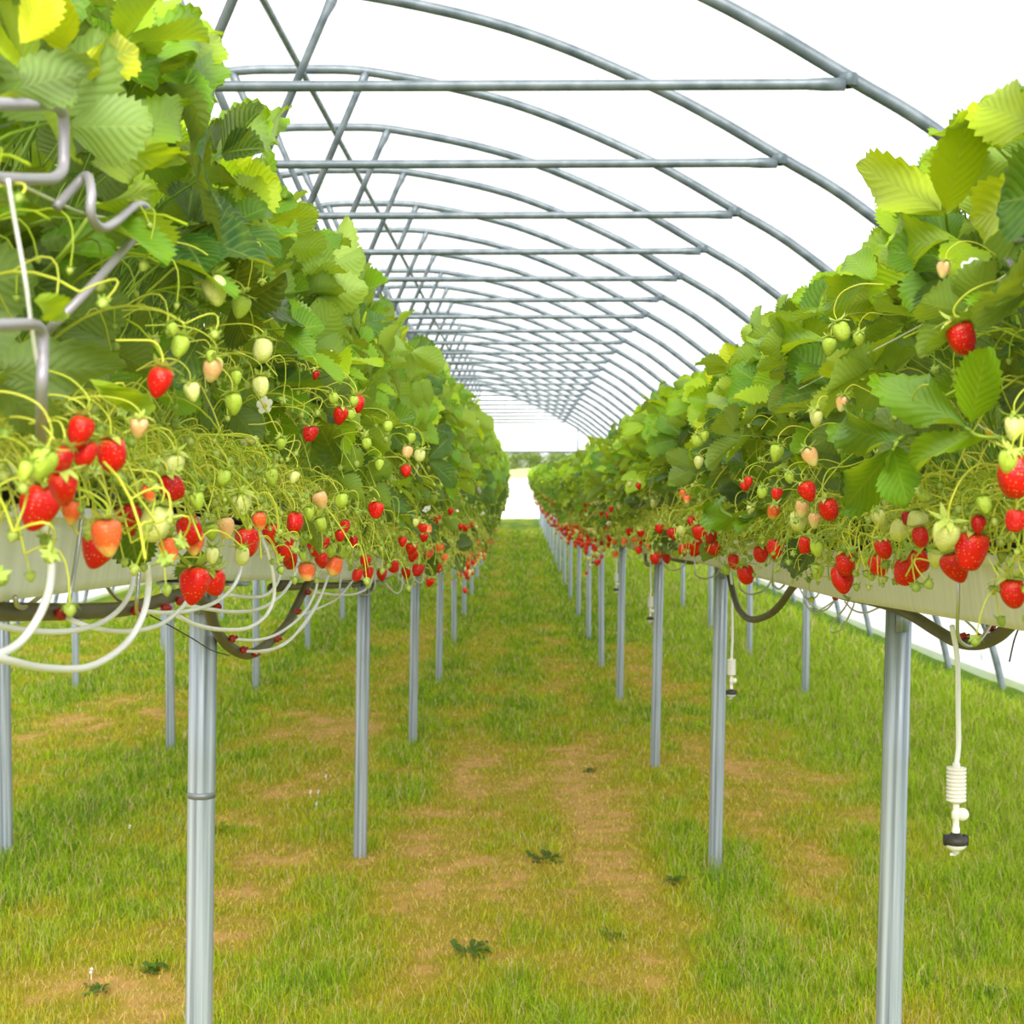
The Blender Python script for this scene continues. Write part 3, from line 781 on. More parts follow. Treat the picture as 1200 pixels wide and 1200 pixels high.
# one object for all of them
gg = G(); nr = 0; idx = []
for k_, q in enumerate(('ripe', 'pale')):
    Vv = np.concatenate(rest[q].v); gg.add(Vv, rest[q].f, (0, 0, .5)); idx += [k_] * sum(len(f) for f in rest[q].f)
pm = lambda nm, c: plain(nm, c, .35)
me = gg.mesh('distant_strawberries', [pm('distant red fruit', (.72, .03, .01)), pm('distant pale fruit', (.68, .66, .2))])
me.polygons.foreach_set('material_index', np.array(idx, np.int32)[:len(me.polygons)])
tag(put('distant_strawberries', me), 'tiny blurred strawberries dotting the far ends of both plant rows', 'strawberries', None, 'stuff')

# ------------------------------------------------------------------ single leaves that stand out in front
def nearest_plant(side, y):
    return min(PLANTS[side], key=lambda r: abs(r.location.y - y))
def hero_leaf(side, leaflets, tint, stem=None, label=None, back=False):
    g = G(); ym = 0; rng = random.Random(int(leaflets[0][0] * 7 + leaflets[0][1]))
    for (x0, y0, x1, y1, wpx, l0, l1, tilt) in leaflets:
        a, b = at(x0, y0, l0), at(x1, y1, l1)
        yd = b - a; L = yd.length; v = (CO - a).normalized()
        nr = (v - yd.normalized() * v.dot(yd.normalized())).normalized()
        nr = Vector(rot_about(np.array(nr), np.array(yd), tilt))
        if back: nr = -nr
        W = wpx * a.y / F / max(.35, math.cos(tilt)) * 1.08
        leaflet(g, np.array(a), np.array(yd), np.array(nr), L, W, tint + rng.uniform(-.04, .04), rng, True, rng.uniform(0, .12), rng.uniform(.08, .22)); ym += a.y / len(leaflets)
    pl = nearest_plant(side, ym)
    o = g.build('leaf', M['leaf']); keep_world(o, pl)
    if stem:
        h = G(); P = spline([at(*p) for p in stem], 6); tube(h, P, .0019, 7, (0, 0, .7), False)
        keep_world(h.build('leaf_stalk', M['petiole']), pl)
    return o
r1, r2 = .50, .47
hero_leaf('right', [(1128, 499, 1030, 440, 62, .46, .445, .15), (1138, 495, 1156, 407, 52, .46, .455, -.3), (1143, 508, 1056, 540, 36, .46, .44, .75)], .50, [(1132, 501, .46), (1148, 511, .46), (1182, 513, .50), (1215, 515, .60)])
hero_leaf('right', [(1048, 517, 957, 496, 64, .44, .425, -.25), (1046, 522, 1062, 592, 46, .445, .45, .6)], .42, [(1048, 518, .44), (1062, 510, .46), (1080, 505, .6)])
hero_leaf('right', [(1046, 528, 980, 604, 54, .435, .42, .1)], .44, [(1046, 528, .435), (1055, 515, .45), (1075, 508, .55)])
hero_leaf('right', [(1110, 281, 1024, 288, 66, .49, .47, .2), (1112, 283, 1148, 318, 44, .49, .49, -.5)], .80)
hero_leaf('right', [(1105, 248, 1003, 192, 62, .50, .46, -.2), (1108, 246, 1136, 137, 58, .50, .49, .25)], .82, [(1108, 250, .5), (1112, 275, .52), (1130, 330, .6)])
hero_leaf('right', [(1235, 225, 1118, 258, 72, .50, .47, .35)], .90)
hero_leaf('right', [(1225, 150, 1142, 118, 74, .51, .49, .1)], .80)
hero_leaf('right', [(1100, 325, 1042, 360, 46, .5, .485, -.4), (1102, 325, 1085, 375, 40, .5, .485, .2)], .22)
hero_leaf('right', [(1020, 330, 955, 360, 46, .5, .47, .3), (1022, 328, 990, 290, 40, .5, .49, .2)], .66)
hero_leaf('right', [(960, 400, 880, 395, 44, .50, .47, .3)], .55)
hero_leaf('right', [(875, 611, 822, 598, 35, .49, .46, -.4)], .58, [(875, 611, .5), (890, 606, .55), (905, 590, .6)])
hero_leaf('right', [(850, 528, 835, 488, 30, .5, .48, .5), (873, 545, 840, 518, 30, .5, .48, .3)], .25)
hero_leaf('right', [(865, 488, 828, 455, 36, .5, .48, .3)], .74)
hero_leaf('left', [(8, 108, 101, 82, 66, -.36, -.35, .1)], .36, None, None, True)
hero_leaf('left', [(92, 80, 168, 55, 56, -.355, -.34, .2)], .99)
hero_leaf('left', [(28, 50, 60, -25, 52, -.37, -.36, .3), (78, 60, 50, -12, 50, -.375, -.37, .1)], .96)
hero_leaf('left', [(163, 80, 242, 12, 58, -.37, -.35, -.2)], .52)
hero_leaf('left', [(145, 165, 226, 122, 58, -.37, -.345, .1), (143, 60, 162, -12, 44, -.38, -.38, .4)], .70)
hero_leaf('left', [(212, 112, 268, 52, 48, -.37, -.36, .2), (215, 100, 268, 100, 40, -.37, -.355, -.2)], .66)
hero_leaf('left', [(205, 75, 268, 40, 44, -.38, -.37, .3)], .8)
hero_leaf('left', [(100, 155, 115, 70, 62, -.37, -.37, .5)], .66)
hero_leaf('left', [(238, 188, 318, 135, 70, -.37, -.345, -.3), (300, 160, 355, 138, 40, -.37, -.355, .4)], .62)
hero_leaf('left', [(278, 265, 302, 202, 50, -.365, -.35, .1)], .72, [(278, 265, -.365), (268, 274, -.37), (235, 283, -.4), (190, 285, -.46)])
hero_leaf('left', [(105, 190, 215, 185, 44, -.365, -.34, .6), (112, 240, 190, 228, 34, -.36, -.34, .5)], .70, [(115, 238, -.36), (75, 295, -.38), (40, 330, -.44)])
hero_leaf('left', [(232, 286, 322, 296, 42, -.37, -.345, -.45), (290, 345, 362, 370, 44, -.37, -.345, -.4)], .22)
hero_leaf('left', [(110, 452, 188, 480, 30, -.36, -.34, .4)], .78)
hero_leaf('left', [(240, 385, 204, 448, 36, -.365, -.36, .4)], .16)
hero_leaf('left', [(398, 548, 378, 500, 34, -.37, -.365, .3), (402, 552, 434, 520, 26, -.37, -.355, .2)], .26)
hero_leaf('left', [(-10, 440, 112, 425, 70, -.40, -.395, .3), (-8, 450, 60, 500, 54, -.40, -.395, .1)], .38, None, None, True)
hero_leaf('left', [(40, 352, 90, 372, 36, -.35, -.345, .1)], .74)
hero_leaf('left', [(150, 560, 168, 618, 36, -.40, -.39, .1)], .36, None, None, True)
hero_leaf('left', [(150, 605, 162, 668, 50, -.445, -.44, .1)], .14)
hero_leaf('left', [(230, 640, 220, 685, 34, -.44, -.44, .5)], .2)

# ------------------------------------------------------------------ irrigation
def pix(pts, lat=None):
    return [at(p[0], p[1], p[2] if len(p) > 2 else lat) for p in pts]
def one_tube(name, pts, r, m, label, cat, group=None, sides=8, k=6):
    g = G(); tube(g, spline(pts, k), r, sides); o = g.build(name, m)
    return tag(o, label, cat, group)
def dripper_mesh():
    g = G(); lathe(g, [(.0001, .013), (.0032, .013), (.0036, .006), (.0075, .006), (.0078, -.001), (.0065, -.003), (.0001, -.003)], 12)
    return g.mesh('dripper', M['dripper'])
DM = dripper_mesh()
def pipe(side, near, y_start, spots, label):
    x, gf = ROWS[side]
    P = list(near); y = y_start; posts = POSTS_L if side == 'left' else POSTS_R
    while y < 40:
        d = min(abs(y - p - .35) for p in posts)
        sag = .018 + (.055 if d < .16 else 0)
        P.append(Vector((x + R_.uniform(-.012, .012), y, float(gf(y)) - sag))); y += .28 if y < 14 else .7
    root = empty('drip_pipe', (x, near[0].y, near[0].z))
    tag(root, label, 'irrigation pipe', 'dark pipes under the gutters')
    g = G(); tube(g, spline(P, 5), .0108, 10); keep_world(g.build('pipe', M['pipe']), root)
    for p in spots:
        o = put('dripper', DM, root); o.location = Vector(p) - root.location; o.rotation_euler = (R_.uniform(1.1, 1.7), R_.uniform(-.3, .3), R_.uniform(.6, 2.0))
    return root
pl_near = pix([(-60, 716), (0, 717), (60, 717), (110, 716), (150, 713), (180, 706), (205, 698), (226, 697), (243, 712), (252, 735), (268, 757), (290, 767), (310, 757), (335, 733), (350, 705), (362, 682), (374, 668)], -.56)
pipe('left', pl_near, 3.9, pix([(69, 720), (158, 715), (193, 713), (210, 704), (254, 712), (271, 749), (284, 762), (298, 766), (324, 749), (348, 717), (360, 694)], -.545), 'dark irrigation pipe with red drippers looping below the left gutter')
pr_near = pix([(1225, 700), (1200, 714), (1184, 732), (1168, 746), (1148, 754), (1122, 752), (1096, 738), (1070, 722), (1045, 711), (1015, 703), (985, 697), (962, 686), (945, 678), (930, 687), (915, 708), (900, 721), (880, 726), (866, 714), (858, 690), (852, 664), (842, 652)], .76)
pipe('right', pr_near, 6.6, pix([(1128, 747), (1147, 749), (1160, 735), (978, 700), (970, 694), (962, 680)], .752), 'dark irrigation pipe with red drippers looping below the right gutter')
TL = [
 ([(-40, 500, -.50), (0, 535, -.47), (32, 577, -.45), (52, 612, -.44), (60, 650, -.44), (58, 690, -.44), (43, 727, -.45), (18, 757, -.46), (-25, 775, -.47)], .0040, 'white drip tube curving behind the large near strawberry at the left edge'),
 ([(150, 590, -.50), (161, 620, -.46), (171, 655, -.44), (174, 690, -.44), (166, 725, -.44), (145, 757, -.445), (105, 781, -.45), (55, 783, -.46), (10, 774, -.46), (-30, 762, -.47)], .0040, 'white drip tube hanging in the lowest, widest loop at the left edge'),
 ([(158, 660, -.49), (154, 690, -.48), (141, 713, -.48), (118, 730, -.48), (85, 739, -.48), (45, 740, -.49), (0, 734, -.49), (-40, 724, -.5)], .0032, 'white drip tube running level just beneath the dark left pipe'),
 ([(74, 721, -.545), (90, 729, -.52), (115, 737, -.50), (150, 740, -.49), (185, 733, -.48), (208, 717, -.47), (222, 700, -.46), (232, 675, -.47)], .0032, 'white drip tube from the leftmost red dripper up to the lowest ripe strawberry'),
 ([(163, 715, -.545), (190, 718, -.52), (220, 716, -.50), (250, 707, -.49), (270, 692, -.48), (281, 672, -.47), (284, 650, -.48)], .0032, 'white drip tube from the second red dripper up to the gutter'),
 ([(268, 697, -.5), (295, 700, -.5), (312, 697, -.49), (324, 685, -.48), (329, 668, -.48), (326, 645, -.49)], .0032, 'short upper white drip tube beside the nearest left post'),
 ([(214, 708, -.545), (240, 713, -.52), (275, 717, -.5), (305, 713, -.49), (330, 697, -.48), (346, 672, -.47), (350, 648, -.47), (344, 620, -.48)], .0034, 'white drip tube crossing in front of the nearest left post, ending at bright strawberry'),
 ([(208, 722, -.50), (232, 733, -.49), (262, 738, -.48), (290, 736, -.47), (311, 722, -.46), (321, 700, -.45), (320, 672, -.45), (313, 645, -.46), (303, 622, -.48)], .0036, 'thick white drip tube in the broad loop right of the nearest left post'),
 ([(275, 749, -.545), (300, 750, -.52), (325, 743, -.5), (350, 725, -.49), (365, 704, -.48), (372, 680, -.48), (368, 650, -.49)], .0032, 'white drip tube from a red dripper inside the dark pipe loop'),
 ([(288, 763, -.545), (305, 763, -.53), (328, 757, -.51), (352, 738, -.5), (372, 708, -.49), (384, 676, -.48), (388, 655, -.49)], .0032, 'white drip tube from the lowest drippers of the dark pipe loop'),
 ([(300, 765, -.54), (318, 762, -.52), (340, 750, -.5), (362, 722, -.49), (378, 694, -.48), (386, 670, -.48)], .0030, 'white drip tube running doubled along the bottom of the dark pipe loop'),
 ([(370, 694, -.5), (395, 697, -.49), (416, 696, -.48), (432, 688, -.47), (438, 673, -.47)], .0032, 'thin white drip tube passing in front of the second left post'),
 ([(350, 722, -.5), (375, 712, -.5), (397, 700, -.5), (414, 680, -.49)], .0030, 'thin white drip tube rising left of the second left post'),
 ([(352, 667, -.47), (385, 668, -.47), (420, 664, -.47), (440, 655, -.48)], .0045, 'level whitish tube under the berries left of the second left post'),
]
for pts, r, lab in TL: one_tube('drip_tube', pix(pts), r, M['tubew'], lab, 'tube', 'white drip tubes')
for j in range(7):                                    # further along the left row
    y = 6.3 + j * .75; x = XL + .13; z = float(gutL(y))
    one_tube('drip_tube', [(x - .04, y - .25, z + .02), (x, y - .1, z - .05), (x + .01, y + .15, z - .06), (x, y + .35, z - .01), (x - .01, y + .42, z + .05)], .0036, M['tubew'],
             'small white drip tube hanging under the left gutter beyond its second post', 'tube', 'white drip tubes far along the left row')
TRR = [([(985, 690), (1000, 703), (998, 715), (986, 737), (975, 741), (976, 730), (990, 712), (998, 695)], 'thin drip tube in a hanging narrow loop left of the nearest right post'),
       ([(990, 705), (1000, 715), (1015, 718), (1030, 712)], 'thin drip tube curving towards the nearest right post'),
       ([(945, 690), (948, 705), (962, 716), (975, 708), (982, 690)], 'thin drip tube looped under the right gutter by a red dripper'),
       ([(943, 705), (952, 717), (966, 712), (980, 700), (972, 688)], 'second thin drip tube tangled under the right gutter'),
       ([(935, 685), (944, 700), (956, 700), (964, 684)], 'smallest thin drip tube under the right gutter near the pipe bend'),
       ([(1112, 715), (1125, 722), (1140, 735), (1150, 747)], 'thin drip tube behind the wire hook of the right gutter')]
for pts, lab in TRR: one_tube('drip_tube', pix(pts, .84), .0022, M['tubeg'], lab, 'tube', 'thin drip tubes of the right row')
one_tube('tie_wire', pix([(176, 721), (195, 731), (225, 748), (248, 762), (268, 768)], -.52), .0011, M['blackplastic'], 'thin black wire crossing the nearest left post below the gutter', 'wire')
one_tube('tie_wire', pix([(1193, 738), (1188, 752), (1183, 775)], .7), .0012, M['blackplastic'], 'short black wire end dangling under the right gutter at the edge', 'wire')

# wire hangers holding the pipes
def hanger(pts, label, r=.0028, group='wire hangers under the gutters'):
    return one_tube('wire_hanger', pts, r, M['wire'], label, 'wire hanger', group, 8, 5)
hanger(pix([(1123, 630, .645), (1123, 700, .645), (1122, 738, .65), (1126, 752, .66), (1138, 757, .68), (1150, 748, .70), (1163, 728, .72)]), 'steel wire hook below the right gutter, right of the nearest post')
hanger(pix([(988, 640, .645), (988, 690, .645), (992, 700, .66), (1002, 704, .69), (1020, 702, .72)]), 'steel wire hook behind the long ripe strawberry, right gutter')
hanger(pix([(906, 640, .645), (905, 680, .645), (908, 687, .66), (914, 690, .68), (922, 682, .71), (928, 674, .73)]), 'steel wire hook under the right gutter above the dark pipe loop')
hanger(pix([(97, 600, -.505), (90, 650, -.505), (82, 700, -.505), (81, 712, -.52), (85, 727, -.545), (97, 724, -.56), (103, 712, -.57)]), 'slanting wire hanger crossing the front of the left gutter')
hanger(pix([(164, 655, -.505), (162, 685, -.505), (160, 712, -.51), (164, 723, -.54), (172, 722, -.56)]), 'upright wire hanger behind the white tubes at the left gutter')
hanger(pix([(18, 700, -.52), (20, 709, -.53), (28, 712, -.55), (38, 706, -.57), (48, 698, -.6)]), 'small wire hook under the left gutter beside the picture edge')
hanger(pix([(124, 685, -.57), (132, 697, -.57), (142, 706, -.57)]), 'short slanting wire under the left gutter between two hangers')
for side in ('left', 'right'):
    x, gf = ROWS[side]; sg = 1 if side == 'left' else -1
    for i in range(8):
        y = 4.4 + i * 1.1; z = float(gf(y)); xx = x + sg * .116
        hanger([(xx, y, z + .09), (xx, y, z - .02), (xx - sg * .01, y + .01, z - .045), (xx - sg * .04, y + .02, z - .055), (xx - sg * .08, y + .03, z - .04), (xx - sg * .1, y + .03, z - .003)],
               f'small wire hook below the {side} gutter, further along the row', .0028, f'small wire hooks along the {side} gutter')

# hanging misting nozzles
def sprinkler(x, y, ztop, zend, label):
    r = empty('misting_nozzle', (x, y, zend))
    tag(r, label, 'sprinkler', 'misting nozzles hanging on tubes')
    H = ztop - zend
    g = G(); tube(g, spline([(-.012, -.01, H), (0, 0, H * .84), (.002, 0, H * .6), (.003, 0, H * .45), (0, 0, .125)], 8), .0042, 10); g.build('tube', M['tubew'], r)
    g = G(); pr = [(.001, .128), (.006, .128), (.006, .122)]
    for i in range(9):
        z0 = .121 - i * .0062
        pr += [(.0125, z0), (.0155, z0 - .0004), (.0155, z0 - .0034), (.0125, z0 - .0038)]
    pr += [(.008, .064), (.001, .064)]
    lathe(g, pr, 24); g.build('weight', M['weight'], r, False)
    g = G(); lathe(g, [(.005, .066), (.0052, .052), (.007, .05), (.007, .040), (.0052, .038), (.0052, .026), (.0062, .024), (.0062, .016)], 16)
    bg_ = G()
    ang = np.linspace(0, PI, 9)
    lathe(bg_, [(.0105 * math.sin(a) + 1e-5, .0105 * math.cos(a)) for a in ang], 16, (0, 0, .5), (.010, 0, .046)); g.add(np.concatenate(bg_.v), bg_.f)
    g.build('valve', M['weight'], r)
    g = G(); lathe(g, [(.001, .017), (.008, .017), (.009, .012), (.0185, .011), (.019, .004), (.0185, -.001), (.001, -.001)], 12)
    box(g, -.019, -.012, -.005, .005, -.003, .013); box(g, .012, .019, -.005, .005, -.003, .013)
    g.build('nozzle_cap', M['blackplastic'], r, False)
    g = G(); lathe(g, [(.017, -.001), (.016, -.006), (.009, -.011), (.006, -.012), (.0055, -.017), (.001, -.018)], 16); box(g, -.009, .001, -.002, .002, -.020, -.016); g.build('spinner', M['clear'], r)
    return r
pS = at(1120, 988, .70)
sprinkler(.70, pS.y, at(1110, 728, .70).z, pS.z, 'white misting nozzle hanging by the nearest right post')
p2 = at(857, 813, .76); sprinkler(.76, p2.y, float(gutR(p2.y)), p2.z, 'white misting nozzle hanging right of the second right post')
for px, py in ((762, 726), (722, 692), (696, 660)):
    q = at(px, py, .72); sprinkler(.72, q.y, float(gutR(q.y)), q.z, 'tiny white misting nozzle hanging far along the right row')

# bent rods that hold the strings
def rod(pts, r, label):
    return one_tube('support_bracket', pts, r, M['rod'], label, 'bracket', 'bent rods in the foliage', 10, 5)
rod(pix([(-60, 420, -.5), (-45, 300, -.40), (-40, 205, -.36), (0, 209, -.36), (52, 210, -.36), (66, 207, -.36), (74, 196, -.36), (75, 170, -.36), (75, 145, -.36), (72, 130, -.36), (60, 123, -.36), (20, 122, -.36), (-40, 122, -.36)]), .0046, 'square-bent grey rod standing out of the leaves at the left edge')
rod(pix([(-40, 382, -.36), (0, 381, -.36), (36, 380, -.36), (46, 384, -.36), (50, 394, -.36), (50, 420, -.36), (49, 455, -.36), (48, 500, -.38), (46, 560, -.46)]), .0046, 'lower grey rod with one bent corner at the left edge')
rod(pix([(66, 243, -.375), (88, 218, -.365), (102, 206, -.355), (107, 225, -.345), (106, 248, -.345), (112, 262, -.345), (122, 267, -.345), (136, 260, -.345), (156, 243, -.345), (167, 240, -.345), (175, 250, -.345), (171, 262, -.345), (132, 308, -.355), (86, 358, -.375), (52, 392, -.41), (20, 430, -.54)]), .0040, 'wavy hooked grey rod slanting through leaves of the left row')
rod(pix([(1235, 275, .60), (1205, 281, .59), (1186, 284, .585), (1178, 294, .58), (1181, 305, .58), (1212, 338, .58), (1250, 380, .6)]), .0040, 'hooked grey rod poking from the right row at the picture edge')
one_tube('string', pix([(9, 210, -.355), (18, 262, -.355), (30, 330, -.355), (38, 390, -.36), (44, 428, -.365)]), .0016, M['sheet'], 'white string tied to the square-bent rod at the left edge', 'string')
one_tube('string', pix([(30, 219, -.36), (65, 236, -.38), (106, 252, -.395), (170, 262, -.40)]), .0014, M['string'], 'pale green string running between two bent rods, left row', 'string')
one_tube('string', pix([(1186, 318, .575), (1107, 366, .52), (1010, 418, .50), (917, 466, .505)]), .0013, M['string'], 'pale string stretched along leaves of the right row', 'string')

# ------------------------------------------------------------------ tunnel
XA = -1.12
HALF = [(0, 2.05), (.4, 2.03), (1.1, 1.875), (1.75, 1.61), (2.26, 1.325), (2.62, 1.10), (3.2, .62), (3.75, .02), (4.15, -.60), (4.42, -1.15), (4.55, -1.62), (4.62, -2.0)]
half = [(p.x, p.z) for p in spline([(a, 0, b) for a, b in HALF], 6)]
ARCH = [(XA - a, EYE + b) for a, b in half[::-1]] + [(XA + a, EYE + b) for a, b in half[1:]]
def arch_pts(y, off=0.0, dz=0.0):
    A = np.array(ARCH)
    if off:
        T = np.gradient(A, axis=0); T /= np.linalg.norm(T, axis=1)[:, None]
        A = A + off * np.stack([-T[:, 1], T[:, 0]], 1)
    return np.stack([A[:, 0], np.full(len(A), y), A[:, 1] + float(tun(y)) + dz], 1)
HOOPS = [5.3 + 1.36 * i for i in range(-3, 23)]
HOOPS = [y for y in HOOPS if y > 1]
def hoop_meshes():
    a, t, s, c = G(), G(), G(), []
    P = arch_pts(0); tube(a, P, .0240, 12)
    zt = EYE + 1.295; x0, x1 = XA - 2.24, XA + 2.24
    xs = np.linspace(x0, x1, 21)
    rr = np.full(21, .0185); rr[0] = rr[-1] = .0225; rr[1] = rr[-2] = .0225
    xs[1] = x0 + .07; xs[-2] = x1 - .07; xs[2] = x0 + .13; xs[-3] = x1 - .13
    tube(t, [(x, -.03, zt - .006 * math.sin(PI * (x - x0) / (x1 - x0))) for x in xs], rr, 12)
    for sg in (-1, 1):
        xt = XA + sg * .345; ztop = EYE + 2.03
        s_ = G()
        tube(s_, [(XA + sg * .03, 0, zt + .01), (XA + sg * .30, 0, ztop - .10), (XA + sg * .325, 0, ztop - .05), (xt, 0, ztop)], [.0175, .0175, .0235, .0235], 10)
        s.add(np.concatenate(s_.v), s_.f)
        c_ = G(); c.append(c_); lathe(c_, [(.03, -.022), (.034, -.018), (.034, .018), (.03, .022)], 14, (0, 0, .5), (x1 + .015 if sg > 0 else x0 - .015, -.012, zt + .018))
    return a.mesh('hoop', M['hoop']), t.mesh('tie_bar', M['hoop']), s, [q.mesh('clamp', M['hoop']) for q in c]
HA, HT, HS, HC = hoop_meshes()
half_n = len(HS.v) // 2
def strut_mesh(k):
    g = G(); g.add(HS.v[k], [f - sum(len(v) for v in HS.v[:k]) for f in HS.f[3 * k:3 * k + 3]]); return g.mesh('strut', M['hoop'])
ST = [strut_mesh(0), strut_mesh(1)]
for i, y in enumerate(HOOPS):
    r = empty('tunnel_hoop', (0, y, float(tun(y)))); r.scale = (1, 1, 1)
    k = i - sum(1 for q in HOOPS if q < 5)
    if k < 0: lab = 'steel tunnel hoop with tie bar overhead, just above the picture frame'
    elif k < 11: lab = f'curved steel tunnel hoop with straight tie bar, {ordw(k + 1)} visible from the camera'
    else: lab = 'far crowded steel tunnel hoop with tie bar, past the eleventh from the camera'
    tag(r, lab, 'tunnel hoop', 'steel hoops of the tunnel')
    put('hoop', HA, r); put('tie_bar', HT, r)
    for m_ in ST: put('strut', m_, r)
    for m_ in HC: put('clamp', m_, r)
g = G(); tube(g, [(XA + .035, y, EYE + 2.0 + float(tun(y))) for y in np.linspace(1, 36, 60)], .016, 10)
tag(g.build('ridge_pole', M['hoop']), 'long steel ridge pole running under the tunnel crown', 'pole')

y_f = np.concatenate([np.arange(.5, 36.2, .34)])
def film(name, k0, k1, m, off=.07):
    g = G(); V = []
    for y in y_f:
        ph = ((y - HOOPS[0]) / 1.36) % 1.0
        sag = -.022 * math.sin(PI * ph) ** 2
        P = arch_pts(float(y), off + sag)[k0:k1].copy()
        P[:, 2] += NP.normal(0, .002, len(P)) + .006 * np.sin(P[:, 0] * 9 + y * 3.1)
        V.append(P)
    g.add(np.array(V), [grid_faces(len(y_f), k1 - k0)])
    o = g.build(name, m); o['kind'] = 'structure'; return o
nA = len(ARCH); cut = 16
film('ceiling', cut, nA - cut, M['film'], .07)
film('wall_left', 0, cut + 1, M['filmside'])
film('wall_right', nA - cut - 1, nA, M['filmside'])
# ropes over the film, one between each pair of hoops
for i, y in enumerate(HOOPS[:-1]):
    if y < 3.5 or i > 14: continue
    g = G(); P = arch_pts(y + .68, .085)[8:-8]; P = P + np.array([[0, (-.22 if i % 2 else .22) * math.sin(3 * PI * t), 0] for t in np.linspace(0, 1, len(P))])
    tube(g, P, .0045, 6)
    k = i - sum(1 for q in HOOPS if q < 3.5)
    tag(g.build('tension_rope', M['rope']), f'faint pale rope over the tunnel film, {ordw(k + 1)} gap between hoops from the camera', 'rope', 'ropes over the tunnel film')
# far gable of film above the opening
g = G(); yb = 36.25; A = arch_pts(yb, .0); mid = nA // 2; zb = EYE + .31
top = [p for p in A if p[2] > zb]
V = []
for p in top: V.append([(p[0], yb, zb + (p[2] - zb) * t) for t in (0, .33, .66, 1)])
g.add(np.array(V), [grid_faces(len(top), 4)]); o = g.build('wall_back', M['sheet']); o['kind'] = 'structure'
g = G(); tube(g, [(top[0][0], yb - .03, zb), (top[-1][0], yb - .03, zb)], .02, 8)
o = g.build('trim_1', M['hoop']); o['kind'] = 'structure'
for i, xx in enumerate((-2.6, 1.47, 2.6)):
    g = G(); tube(g, [(xx, yb - .05, float(ground(xx, yb))), (xx, yb - .05, zb + (1.0 if xx != 2.6 else .2))], .022, 8)
    tag(g.build('gable_post', M['hoop']), ['upright gable post at the far tunnel end, on the left', 'upright gable post at the far tunnel end, right of the aisle', 'outermost upright gable post at the far tunnel end, right side'][i], 'post', 'posts of the far gable')
# white windbreak sheet at the end of the aisle
g = G(); xs = np.linspace(-8, 8, 90); zs = np.linspace(0, 1, 8); ysh = 52.5
V = [[(x, ysh + .10 * math.sin(x * 2.2) * (1 - z * .5), float(ground0(ysh)) - .05 + z * (1.40 + .03 * math.sin(x * 3))) for z in zs] for x in xs]
g.add(np.array(V), [grid_faces(90, 8)])
tag(g.build('windbreak_sheet', M['sheet']), 'white plastic windbreak sheet closing the far end of the aisle', 'plastic sheet')

# ------------------------------------------------------------------ ground, grass and the field beyond
def vnoise(x, y, sc, seed):
    rs = np.random.default_rng(seed); T = rs.random((257, 257))
    u = (x / sc) % 256; v = (y / sc) % 256; i = u.astype(int); j = v.astype(int); fu = u - i; fv = v - j
    fu = fu * fu * (3 - 2 * fu); fv = fv * fv * (3 - 2 * fv)
    return (T[i, j] * (1 - fu) * (1 - fv) + T[i + 1, j] * fu * (1 - fv) + T[i, j + 1] * (1 - fu) * fv + T[i + 1, j + 1] * fu * fv)
def lush(x, y):                            # how green and tall the turf grows here
    l = np.zeros_like(x)
    for xr, a in ((XL, .16), (XR, .22), (-2.02, .42), (2.14, .42), (-3.45, .3)):
        l += a * np.exp(-((x - xr) / .24) ** 2)
    l += .55 * np.clip((x - 1.15) / 1.1, 0, 1)
    l += .46 * np.clip((y - 9) / 9, 0, 1)
    l += .10 * np.exp(-((x - .06) / .14) ** 2)
    l -= .20 * np.exp(-((x - .42) / .17) ** 2) + .20 * np.exp(-((x + .30) / .17) ** 2) + .26 * np.exp(-((x + 1.0) / .2) ** 2) + .14 * np.exp(-((x - 1.12) / .16) ** 2)
    l += .50 * (vnoise(x + 40, y * .7 + 9, .42, 1) - .5) + .62 * (vnoise(x + 9, y * .8, .15, 2) - .5) + .32 * (vnoise(x + 3, y * .5, 1.3, 3) - .5) + .30 * (vnoise(x + 7, y + 2, .05, 8) - .5)
    return np.clip(.36 + l, 0, 1)
def turf_colour(l, rnd, y):
    dry = np.array([.62, .45, .12]); olive = np.array([.44, .38, .016]); green = np.array([.29, .42, .008]); deep = np.array([.12, .27, .008])
    a = np.clip(l / .24, 0, 1)[:, None]; b = np.clip((l - .30) / .34, 0, 1)[:, None]; c = np.clip((l - .72) / .28, 0, 1)[:, None] * (rnd[:, None] < .6)
    col = dry * (1 - a) + olive * a
    col = col * (1 - b) + green * b
    return (col * (1 - c) + deep * c)
xs = np.concatenate([np.linspace(-5.9, -5, 5), np.linspace(-4.8, 3.62, 85)]); ys = np.concatenate([np.arange(-4, 20, .25), np.arange(20, 58, 1.0)])
X, Y = np.meshgrid(xs, ys); Z = ground(X, Y)
g = G(); g.add(np.stack([X, Y, Z], -1), [grid_faces(len(ys), len(xs))], np.stack([lush(X.ravel(), Y.ravel()), X.ravel(), Y.ravel()], -1))
m, nt, out = mat('turf soil'); n = N(nt)
tc = n('TexCoord'); nz = n('TexNoise'); nz.inputs['Scale'].default_value = 9; nz.inputs['Detail'].default_value = 8; n.l(tc.outputs['Object'], nz.inputs['Vector'])
at_ = n('Attribute', attribute_name='luv'); sp = n('SeparateXYZ'); n.l(at_.outputs['Vector'], sp.inputs[0])
f = n.math('ADD', sp.outputs[0], n.math('MULTIPLY', n.math('SUBTRACT', nz.outputs[0], .5), .9))
b = n('BsdfPrincipled'); b.inputs['Roughness'].default_value = .95; b.inputs['Specular IOR Level'].default_value = .1
n.l(n.ramp(f, [(-.0, (.42, .25, .08)), (.12, (.30, .22, .03)), (.34, (.24, .22, .010)), (.7, (.13, .20, .006)), (.95, (.07, .14, .006))]), b.inputs['Base Color'])
n.l(b.outputs[0], out.inputs[0])
